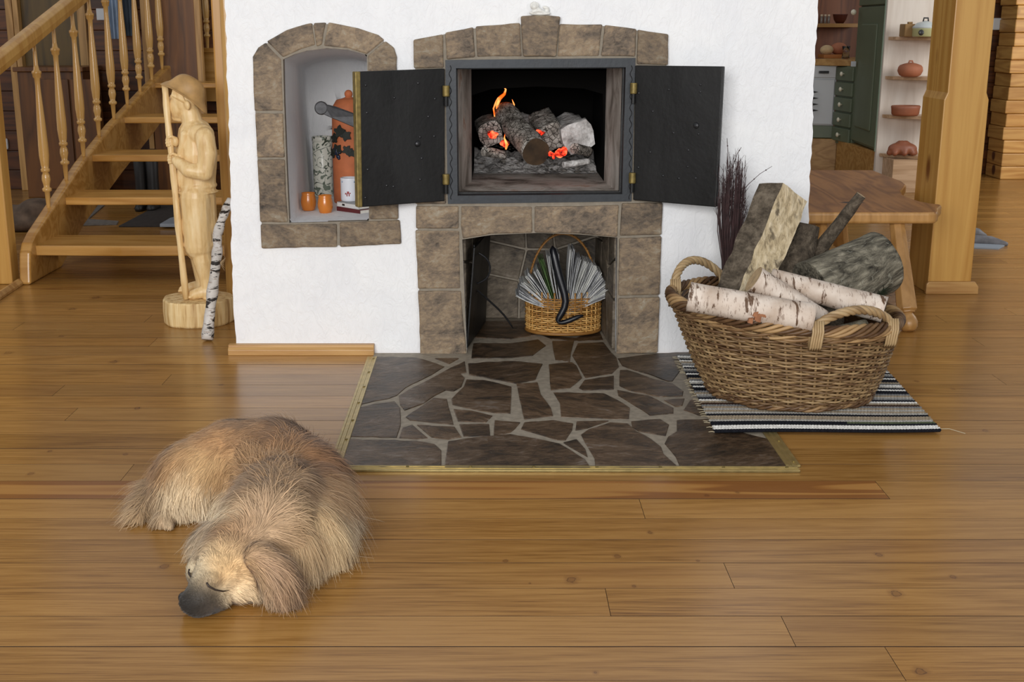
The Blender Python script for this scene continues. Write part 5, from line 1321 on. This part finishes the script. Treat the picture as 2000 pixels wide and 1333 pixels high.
# drawers
A_, B_ = kp(1632, 10.1), kp(1668, 9.75); zt2 = P(1650, 129, 9.95).z; zb2 = P(1650, 277, 9.95).z
du = empty('drawer_unit', A_, 'narrow sage green unit of five drawers with cream knobs', 'drawer unit')
_, nr, dd = slab('carcass', A_, B_, zb2-.02, zt2, .45, M['green'], du, .004)
for k in range(5):
    h = (zt2-zb2)/5; z1_ = zt2-h*k-.008; z0_ = zt2-h*(k+1)+.006
    o, _, _ = slab('drawer', A_, B_, z0_, z1_, .02, M['green'], du, .005, .012); o.location += nr*.022
    mb = MB(); c = (Vector((A_.x, A_.y, 0))+Vector((B_.x, B_.y, 0)))/2; c.z = (z0_+z1_)/2; mb.lathe([(.008, 0), (.008, .012), (.018, .018), (.018, .026), (.008, .032)], c+nr*.022, 12, ax=nr); mb.build('knob', M['knob'], o, smooth=True)
# worktop
A_, B_ = kp(1583, 10.12), kp(1676, 9.85)
o, nr, dd = slab('worktop', A_, B_, zt2, zt2+.05, .7, M['oak_k'], None, .004); tag(o, 'wooden worktop over the white dishwasher and green drawers', 'worktop')
q = P(1667, 125, 9.72); mb = MB(); mb.box(q.x-.015, q.x+.015, q.y-.02, q.y+.02, zt2+.051, zt2+.08); 
q = P(1667, 125, 9.7); mb = MB(); mb.box(q.x-.018, q.x+.018, q.y-.01, q.y+.012, q.z-.02, q.z+.02); tag(mb.build('timer', M['white_pl'], None, .003), 'tiny white box at the front corner of the kitchen worktop', 'box')
# tall cabinet
A_, B_ = kp(1669, 9.8), kp(1722, 9.0); z0 = P(1722, 296, 9.0).z; z1 = 1.9
tc = empty('tall_cabinet', A_, 'tall sage green panelled kitchen cabinet beside open shelves', 'cabinet')
_, nr, dd = slab('carcass', A_, B_, z0, z1, .5, M['green'], tc, .006)
zsplit = P(1700, 11, 9.3).z
o, _, _ = slab('cabinet_door', A_, B_, z0+.02, zsplit-.006, .02, M['green'], tc, .006, .012); o.location += nr*.022
o2_, _, _ = slab('raised_panel', A_, B_, z0+.13, zsplit-.13, .016, M['green'], o, .012, .17); o2_.location += nr*.034-Vector(o.location)*0
o2_.location = o2_.location
mb = MB(); c = Vector((B_.x, B_.y, 0)); mb.prism([c+nr*.02+Vector((0, 0, z0)), c+nr*.035+dd*.02+Vector((0, 0, z0)), c-nr*.02+dd*.03+Vector((0, 0, z0))], (0, 0, z1-z0)); mb.build('edge_post', M['green_l'], tc, .004)
o, _, _ = slab('cabinet_door', A_, B_, zsplit+.006, z1, .02, M['green'], tc, .006, .012); o.location += nr*.022
c = P(1675, 24, 9.7); mb = MB(); mb.ball(c+nr*.03, .022, 6); mb.build('knob', M['knob'], o, smooth=True)
# plinth board of the whole row
o, _, _ = slab('plinth_board', kp(1583, 10.1), kp(1640, 10.05), 0, P(1610, 270, 10.1).z-.004, .1, M['oak_k'], None); tag(o, 'wooden plinth board below the white dishwasher', 'plinth')
o, _, _ = slab('plinth_board', kp(1640, 10.03), kp(1722, 9.02), 0, P(1722, 297, 9.0).z-.004, .1, M['oak_k'], None); tag(o, 'long wooden plinth board below the green cabinet and drawers', 'plinth')
# open shelves
YSf = 8.95; xs0, xs1 = P(1722, 200, YSf).x+.02, P(1850, 200, YSf).x
su = empty('open_shelf_unit', Vector((xs0, YSf, 0)), 'white backed open shelf unit with rounded shelves of clay pots', 'shelf unit')
mb = MB(); mb.box(xs0-.03, xs1, YSf, YSf+.04, .0, 1.9); mb.build('back_panel', M['cream'], su)
Ysh = YSf-.02; szs = []
for y_ in (72, 150, 226, 303):
    z_ = P(1765, y_, YSf-.14).z; szs.append(z_)
    poly = [Vector((xs0-.01, YSf-.005, z_)), Vector((xs0+.02, YSf-.08, z_))]+[Vector((xs0+.06+.46*i/10, YSf-.10-.24*math.sin(PI/2*i/10), z_)) for i in range(11)]+[Vector((xs1, YSf-.34, z_)), Vector((xs1, YSf-.005, z_))]
    mb = MB(); mb.prism(poly, (0, 0, -.022)); mb.build('shelf', M['shelf_w'], su, .003)
mb = MB(); mb.box(xs0+.02, xs1, YSf-.24, YSf-.001, 0, szs[3]-.024); mb.build('base_board', M['shelf_w'], su, .003)
M['clay'] = plain('unglazed clay', '#a9694a', .7, var=.12, scale=14); M['clay_d'] = plain('brown clay', '#8d5338', .5, var=.15, scale=14)
def sx_(px, y_, Y): return P(px, y_, Y)
# clay pots
c = sx_(1777, 146, YSf-.16); s_ = 1/pxm(YSf-.16, .8); z_ = szs[1]+.001
mb = MB(); mb.lathe([(14*s_, 0), (20*s_, 3*s_), (24*s_, 11*s_), (23*s_, 18*s_), (20*s_, 22*s_), (12*s_, 25*s_), (3*s_, 27*s_)], (c.x, c.y, z_), 24); jp = mb.build('clay_pot', M['clay'], smooth=True); tag(jp, 'round lidded clay pot on the second kitchen shelf', 'pot')
mb = MB(); mb.tube([Vector((c.x-4*s_, c.y, z_+26*s_)), Vector((c.x-3*s_, c.y, z_+30*s_)), Vector((c.x+3*s_, c.y, z_+30*s_)), Vector((c.x+4*s_, c.y, z_+26*s_))], 1.6*s_, 8); mb.build('lid_handle', M['clay'], jp, smooth=True)
c = sx_(1768, 222, YSf-.16); z_ = szs[2]+.001
mb = MB(); mb.lathe([(24*s_, 0), (27*s_, 4*s_), (28*s_, 14*s_), (29*s_, 18*s_), (27*s_, 20*s_), (25*s_, 19*s_), (24*s_, 6*s_)], (c.x, c.y, z_), 28, sy=.55); tag(mb.build('clay_dish', M['clay_d'], smooth=True), 'low oval brown clay dish on the third kitchen shelf', 'dish')
c = sx_(1762, 298, YSf-.16); z_ = szs[3]+.001
sh = [('e', Vector((c.x, c.y, z_+13*s_)), (29*s_, 16*s_, 13*s_))]+[('c', [Vector((c.x+28*s_*math.cos(a)*.9, c.y+16*s_*math.sin(a)*.9, z_+5*s_)), Vector((c.x+8*s_*math.cos(a), c.y+5*s_*math.sin(a), z_+25*s_))], [6*s_, 4*s_]) for a in [i*PI/4 for i in range(8)]]
me = blob(sh, .008, 3); tag(link('clay_roaster', me, M['clay_d'], smooth=True), 'ribbed clay roasting pot with lid on the lowest kitchen shelf', 'pot')
c = sx_(1776, 68, YSf-.16); z_ = szs[0]+.001
M['kraft'] = plain('brown glazed stoneware', '#8f6d3c', .5, var=.1)
mb = MB(); mb.box(c.x-14*s_, c.x+11*s_, c.y-.05, c.y+.07, z_, z_+24*s_); bx = mb.build('wooden_box', M['kraft'], None, .006); tag(bx, 'square light brown wooden box on the top kitchen shelf', 'box')
mb = MB(); mb.box(c.x-4*s_, c.x+4*s_, c.y-.01, c.y+.02, z_+24*s_, z_+28*s_); mb.build('lid_knob', M['kraft'], bx, .002)
c = sx_(1806, 68, YSf-.22); mb = MB(); mb.lathe([(22*s_, 0), (24*s_, 2*s_), (24*s_, 14*s_), (25*s_, 16*s_)], (c.x, c.y, z_), 28); M['pot_y'] = plain('yellow green enamel', '#b9b98a', .3); ep = mb.build('enamel_pot', M['pot_y'], smooth=True); tag(ep, 'round pale enamel pot with white lid on the top kitchen shelf', 'pot')
mb = MB(); mb.lathe([(25*s_, 16*s_), (24*s_, 19*s_), (16*s_, 26*s_), (5*s_, 29*s_), (2*s_, 30*s_)], (c.x, c.y, z_), 28); M['lid_w'] = plain('pale enamel lid', '#c4cac8', .25); ld = mb.build('lid', M['lid_w'], ep, smooth=True)
mb = MB(); mb.tube([Vector((c.x-5*s_, c.y, z_+28*s_)), Vector((c.x-4*s_, c.y, z_+35*s_)), Vector((c.x+4*s_, c.y, z_+35*s_)), Vector((c.x+5*s_, c.y, z_+28*s_))], 1.5*s_, 8); mb.build('lid_handle', M['steel'], ld, smooth=True)
q = Vector((c.x-.05, c.y-24*s_-.001, z_+8*s_)); mb = MB(); mb.ball(q+Vector((0, .012, 0)), .02, 5, sy=.5); mb.build('painted_flower', M['dark_disp'], ep)
# open wall shelf with jars, bread on the worktop
a, b = P(1575, 46, 10.55), P(1680, 46, 10.55); mb = MB(); mb.box(a.x, b.x, 10.5, 10.79, a.z-.03, a.z); tag(mb.build('wall_shelf', M['oak_k'], None, .003), 'wooden wall shelf with jars left of the tall green cabinet', 'shelf')
M['jar_g'] = plain('dusty glass jar', '#6f6258', .2); M['lid_k'] = plain('pale lid', '#b9a68a', .4); M['bowl_r'] = plain('dark red bowl', '#4a1c10', .4)
for i, px in enumerate((1604, 1611, 1618)):
    q = P(px, 46, 10.6); mb = MB(); mb.lathe([(.011, 0), (.012, .004), (.012, .05), (.009, .058)], (q.x, 10.6, a.z+.001), 12); j = mb.build('spice_jar', M['jar_g'], smooth=True)
    tag(j, ('spice jar furthest left on the wall shelf', 'middle spice jar on the wall shelf', 'spice jar nearest the dark red bowl on the wall shelf')[i], 'jar', 'spice jars'); mb = MB(); mb.lathe([(.011, 0), (.011, .014)], (q.x, 10.6, a.z+.06), 12); mb.build('lid', M['lid_k'], j)
q = P(1640, 46, 10.6); mb = MB(); mb.lathe([(.03, 0), (.05, .03), (.06, .07), (.062, .075), (.055, .072), (.03, .02)], (q.x, 10.6, a.z+.001), 20); tag(mb.build('bowl', M['bowl_r'], smooth=True), 'dark red bowl on the wall shelf right of the spice jars', 'bowl')
M['bread'] = plain('floury bread', '#c9ab80', .8, var=.15, scale=30); M['board'] = plain('orange wood board', '#a8682f', .5)
zw = zt2+.05; q = P(1630, 110, 10.35); mb = MB(); mb.box(q.x-.10, q.x+.09, 10.3, 10.5, zw, zw+.03); tag(mb.build('bread_board', M['board'], None, .005), 'orange wooden board on the kitchen worktop', 'board')
me = blob([('e', Vector((q.x-.06, 10.38, zw+.066)), (.055, .05, .04))], .006, 2); tag(link('bread_roll', me, M['bread'], smooth=True), 'pale round loaf on the orange board', 'bread')
me = blob([('e', Vector((q.x+.05, 10.42, zw+.075)), (.07, .06, .05))], .006, 2); tag(link('bread_loaf', me, M['clay'], smooth=True), 'brown loaf behind the glass on the orange board', 'bread')
def glassm():
    m = Mat('clear glass', .05); m.b.inputs['Transmission Weight'].default_value = 1; m.b.inputs['IOR'].default_value = 1.45; return m.m
M['glass'] = glassm()
q = P(1655, 112, 10.05); mb = MB(); mb.lathe([(.03, 0), (.032, .004), (.025, .06), (.032, .10), (.029, .10), (.022, .06), (.028, .008), (.001, .006)], (q.x, 10.1, zw+.001), 20); tag(mb.build('drinking_glass', M['glass'], smooth=True), 'clear drinking glass on the worktop beside the tall cabinet', 'glass')
# ================================================================ the sleeping dog
def D(px, py, z): return G(px, py, z)
k9 = 1/880.
def r9(px): return px*k9
dsh = [
 ('e', D(392, 925, .085), (.112, .10, .085)), ('c', [D(385, 930, .09), D(455, 900, .105), D(530, 905, .115), D(590, 950, .105)], [.092, .103, .108, .105]),
 ('c', [D(560, 930, .11), D(607, 985, .09), D(606, 1040, .075)], [.10, .092, .075]),
 ('e', D(612, 1060, .05), (.07, .07, .05)), ('e', D(640, 1000, .05), (.055, .09, .05)),
 ('c', [D(545, 985, .12), D(510, 1030, .12), D(478, 1062, .10)], [.095, .088, .075]),
 ('e', D(560, 1070, .07), (.07, .07, .065)),
 # head: skull, brow, cheeks, muzzle
 ('e', D(455, 1088, .088), (.072, .075, .062)), ('e', D(432, 1112, .08), (.052, .05, .05)), ('c', [D(425, 1122, .072), D(405, 1150, .054), D(394, 1168, .043)], [.047, .040, .034]),
 ('e', D(390, 1175, .036), (.042, .030, .032)), ('e', D(466, 1138, .045), (.05, .045, .043)), ('e', D(392, 1118, .055), (.03, .034, .04)), ('e', D(415, 1170, .032), (.035, .025, .028)),
 ('c', [D(420, 1188, .013), D(385, 1196, .012), D(366, 1186, .014)], [.013, .013, .012]),
 ('e', D(412, 1133, .082), (.02, .015, .014)), ('e', D(388, 1122, .078), (.014, .012, .013)),
 # drooping ears
 ('c', [D(500, 1088, .115), D(528, 1112, .09), D(542, 1142, .05), D(540, 1168, .016)], [.026, .034, .033, .014]), ('c', [D(512, 1092, .10), D(548, 1130, .06), D(553, 1160, .02)], [.024, .028, .016]),
 ('c', [D(446, 1046, .12), D(418, 1040, .115), D(392, 1058, .085), D(384, 1075, .06)], [.022, .024, .02, .012]),
 # haunch, hind foot, tail
 ('e', D(352, 948, .065), (.062, .075, .062)), ('c', [D(350, 975, .05), D(338, 990, .03), D(322, 1010, .02)], [.045, .027, .02]), ('e', D(322, 1014, .017), (.024, .028, .017)),
 ('c', [D(322, 932, .05), D(302, 952, .03), D(288, 980, .022), D(272, 1010, .014)], [.03, .028, .026, .012]),
 ('e', D(400, 965, .035), (.07, .05, .035)), ('e', D(470, 975, .04), (.07, .07, .04)),
]
for j in range(3): dsh.append(('c', [D(316+9*j, 1016+2*j, .012), D(313+10*j, 1027+2*j, .009)], [.009, .007]))
dme = blob(dsh, .0055, 5)
dog = empty('dog', D(480, 1000, 0), 'long haired golden tan dog curled up asleep on the pine floor', 'dog')
# guides: px, py, direction in the view (right, down), length in m, colour
GD = np.array([
 (310, 900, -.5, 1, .03), (380, 860, -.9, .7, .022), (450, 840, -1, .4, .02), (520, 835, -.8, .1, .03), (570, 850, -.1, -.6, .04), (610, 880, .7, -.4, .04), (640, 920, 1, .1, .045),
 (670, 980, .9, .6, .05), (690, 1020, .7, .9, .06), (655, 1050, .5, 1, .055), (620, 1090, .0, 1, .055), (590, 1090, -.1, 1, .045), (630, 1000, .4, .9, .045), (590, 960, .5, .2, .05), (600, 1040, .3, 1, .05),
 (560, 910, .1, -.5, .05), (510, 920, -.4, -.5, .045), (480, 960, -.7, -.2, .04), (540, 960, .2, -.8, .055), (560, 1010, .7, -.3, .05), (500, 1010, -.2, -.9, .05), (460, 1000, -.8, -.2, .035),
 (430, 930, -.7, .7, .025), (400, 900, -.7, .8, .022), (350, 930, -.4, 1, .03), (345, 970, .2, 1, .035), (390, 985, .3, 1, .05), (430, 990, .3, 1, .055), (470, 980, .1, 1, .035),
 (322, 1012, -.1, 1, .006), (300, 945, -.6, .8, .045), (280, 985, -.45, 1, .05), (262, 1015, -.5, 1, .045), (290, 1000, -.3, 1, .05),
 (460, 1060, .1, -1, .028), (430, 1090, -.1, -1, .012), (420, 1120, -.2, -.8, .007), (470, 1100, .8, -.6, .016), (480, 1140, 1, .2, .014), (455, 1165, 1, .3, .010), (400, 1160, .1, -.6, .004), (375, 1180, -.6, .2, .004), (385, 1120, -.5, -.6, .006),
 (500, 1070, .8, -.1, .03), (530, 1100, .9, .5, .04), (540, 1140, .4, 1, .045), (560, 1160, .6, 1, .05), (520, 1150, .1, 1, .03), (575, 1110, .6, .9, .05), (430, 1040, -.5, .1, .02), (395, 1055, -.7, .7, .028), (540, 1040, .9, -.1, .045)])
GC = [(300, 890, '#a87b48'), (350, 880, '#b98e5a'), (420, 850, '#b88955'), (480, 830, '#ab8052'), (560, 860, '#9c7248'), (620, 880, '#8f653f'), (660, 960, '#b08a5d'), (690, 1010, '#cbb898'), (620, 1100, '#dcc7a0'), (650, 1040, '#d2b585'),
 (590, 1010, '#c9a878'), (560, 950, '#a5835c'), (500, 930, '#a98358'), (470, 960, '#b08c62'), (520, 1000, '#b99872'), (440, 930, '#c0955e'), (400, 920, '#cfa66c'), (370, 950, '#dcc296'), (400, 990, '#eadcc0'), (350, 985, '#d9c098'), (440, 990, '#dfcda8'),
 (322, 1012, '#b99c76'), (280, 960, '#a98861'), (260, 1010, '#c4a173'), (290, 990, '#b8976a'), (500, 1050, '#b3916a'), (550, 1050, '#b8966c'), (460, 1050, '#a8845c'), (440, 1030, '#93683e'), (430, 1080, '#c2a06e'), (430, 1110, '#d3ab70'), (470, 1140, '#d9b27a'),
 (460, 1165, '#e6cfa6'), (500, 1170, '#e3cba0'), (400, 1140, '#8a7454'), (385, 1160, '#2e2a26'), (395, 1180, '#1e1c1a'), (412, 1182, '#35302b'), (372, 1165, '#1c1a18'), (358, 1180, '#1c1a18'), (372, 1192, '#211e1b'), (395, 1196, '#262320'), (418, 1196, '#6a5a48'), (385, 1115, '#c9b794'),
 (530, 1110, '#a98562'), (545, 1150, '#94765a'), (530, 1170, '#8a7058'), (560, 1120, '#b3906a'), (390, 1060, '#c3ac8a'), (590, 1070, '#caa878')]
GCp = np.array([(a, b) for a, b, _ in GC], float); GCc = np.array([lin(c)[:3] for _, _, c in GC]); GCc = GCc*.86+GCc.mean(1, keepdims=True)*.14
RTn, UPn, FWn, EYn = (np.array(v) for v in (RT, UP, FW, EYE))
def proj(p):
    d = p-EYn; z = d@FWn; return np.stack([CX+F*(d@RTn)/z, CY-F*(d@UPn)/z], 1)
def interp(q, gp, gv, s):
    d2 = ((q[:, None, :]-gp[None])**2).sum(2); w_ = np.exp(-d2/(2*s*s))+1e-9/(d2+1); w_ /= w_.sum(1, keepdims=True); return w_@gv
nv = len(dme.vertices); co_ = np.empty(nv*3); dme.vertices.foreach_get('co', co_); co_ = co_.reshape(-1, 3)
co_[:, 2] = np.maximum(co_[:, 2], .001); dme.vertices.foreach_set('co', co_.ravel())
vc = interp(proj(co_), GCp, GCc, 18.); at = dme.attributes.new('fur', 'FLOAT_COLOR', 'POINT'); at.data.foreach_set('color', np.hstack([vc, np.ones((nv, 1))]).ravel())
def furm():
    m = Mat('golden fur', .62, 0, .25); c = m.attr('fur', 'Color'); m.col(c); m.b.inputs['Sheen Weight'].default_value = .15; return m.m
M['fur'] = furm()
body = link('body', dme, M['fur'], dog, smooth=True)
dme.calc_loop_triangles(); nt_ = len(dme.loop_triangles); tri = np.empty(nt_*3, int); dme.loop_triangles.foreach_get('vertices', tri); tri = tri.reshape(-1, 3)
vn = np.empty(nv*3); dme.vertex_normals.foreach_get('vector', vn); vn = vn.reshape(-1, 3)
a, b, c = co_[tri[:, 0]], co_[tri[:, 1]], co_[tri[:, 2]]; ar = np.linalg.norm(np.cross(b-a, c-a), axis=1)
ar = ar*(np.maximum(a[:, 2], 0) > .004)
NS = 105000; ti = rng.choice(nt_, NS, p=ar/ar.sum()); u, v = rng.random(NS), rng.random(NS); fl_ = u+v > 1; u[fl_], v[fl_] = 1-u[fl_], 1-v[fl_]
P0 = a[ti]+(b-a)[ti]*u[:, None]+(c-a)[ti]*v[:, None]; Nn = vn[tri[ti, 0]]*(1-u-v)[:, None]+vn[tri[ti, 1]]*u[:, None]+vn[tri[ti, 2]]*v[:, None]; Nn /= np.linalg.norm(Nn, axis=1, keepdims=True)+1e-9
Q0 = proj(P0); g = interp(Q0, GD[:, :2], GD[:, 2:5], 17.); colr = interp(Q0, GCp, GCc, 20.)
cl = np.floor(P0*np.array([75, 75, 75])).astype(int); hsh = ((cl[:, 0]*73856093) ^ (cl[:, 1]*19349663) ^ (cl[:, 2]*83492791)) % 1000/1000.
ja = (rng.random(NS)-.5)*.5+(hsh-.5)*.75; ca_, sa_ = np.cos(ja), np.sin(ja)
dx, dy = g[:, 0]*ca_-g[:, 1]*sa_, g[:, 0]*sa_+g[:, 1]*ca_
dc = dx[:, None]*RTn - dy[:, None]*UPn
T_ = dc-Nn*(dc*Nn).sum(1)[:, None]; T_ /= np.linalg.norm(T_, axis=1, keepdims=True)+1e-9
Ln = g[:, 2]*(.7+.75*rng.random(NS)**1.5); Sd = np.cross(T_, Nn); stray = rng.random(NS) < .05; Ln = Ln*(1+.35*stray); lift = .16+.16*rng.random(NS)+.10*hsh+.22*stray
SEG = 5; wid = .0007+.00035*rng.random(NS)
vsF = np.empty((NS, (SEG+1)*2, 3)); wob = (rng.random(NS)-.5)*.25
for i in range(SEG+1):
    s = i/SEG; c_ = P0+T_*(Ln*s)[:, None]+Nn*(Ln*lift*(s-.55*s*s)*1.6)[:, None]+Sd*(Ln*wob*s*s)[:, None]; c_[:, 2] -= Ln*.30*s*s; c_[:, 2] = np.maximum(c_[:, 2], .0015+.004*s*hsh)
    w_ = (wid*(1-.85*s))[:, None]; vsF[:, 2*i] = c_-Sd*w_; vsF[:, 2*i+1] = c_+Sd*w_
base_ = (np.arange(NS)*(SEG+1)*2)[:, None]; q_ = np.array([[2*i, 2*i+1, 2*i+3, 2*i+2] for i in range(SEG)]).ravel()[None]
fidx = (base_+q_).ravel().astype(np.int32); me = bpy.data.meshes.new('coat'); me.vertices.add(NS*(SEG+1)*2); me.vertices.foreach_set('co', vsF.ravel())
me.loops.add(len(fidx)); me.loops.foreach_set('vertex_index', fidx); me.polygons.add(NS*SEG); me.polygons.foreach_set('loop_start', np.arange(NS*SEG, dtype=np.int32)*4)
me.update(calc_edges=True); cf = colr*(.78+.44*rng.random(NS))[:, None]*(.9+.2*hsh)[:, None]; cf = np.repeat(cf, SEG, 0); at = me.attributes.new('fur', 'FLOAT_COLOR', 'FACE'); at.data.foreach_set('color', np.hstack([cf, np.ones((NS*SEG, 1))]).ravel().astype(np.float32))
fo = link('fur', me, M['fur'], dog, smooth=True)
# nose, eyelids
M['nose'] = plain('black nose', '#15120f', .35, spec=.5, var=.2, scale=90); M['lid'] = plain('dark eyelid', '#2c211a', .6)
link('nose', blob([('e', D(366, 1168, .040), (.019, .014, .014)), ('e', D(358, 1166, .034), (.008, .010, .009)), ('e', D(376, 1172, .036), (.010, .011, .010))], .002, 2), M['nose'], dog, smooth=True)
from mathutils.bvhtree import BVHTree
bvh = BVHTree.FromPolygons([tuple(x) for x in co_], [tuple(t) for t in tri.tolist()])
def skin(px, py, off=.0015):
    h = bvh.ray_cast(EYE, ray(px, py).normalized()); return (h[0] + h[1]*off) if h[0] is not None else D(px, py, .05)
for l in ([(404, 1138), (408, 1146), (420, 1153), (434, 1155), (445, 1153)], [(371, 1112), (370, 1120), (374, 1128)]):
    mb = MB(); mb.tube([skin(*p, .002) for p in l], [.0018, .0022, .0018, .0015, .0008][:len(l)], 6); e_ = mb.build('closed_eyelid', M['lid'], dog, smooth=True)
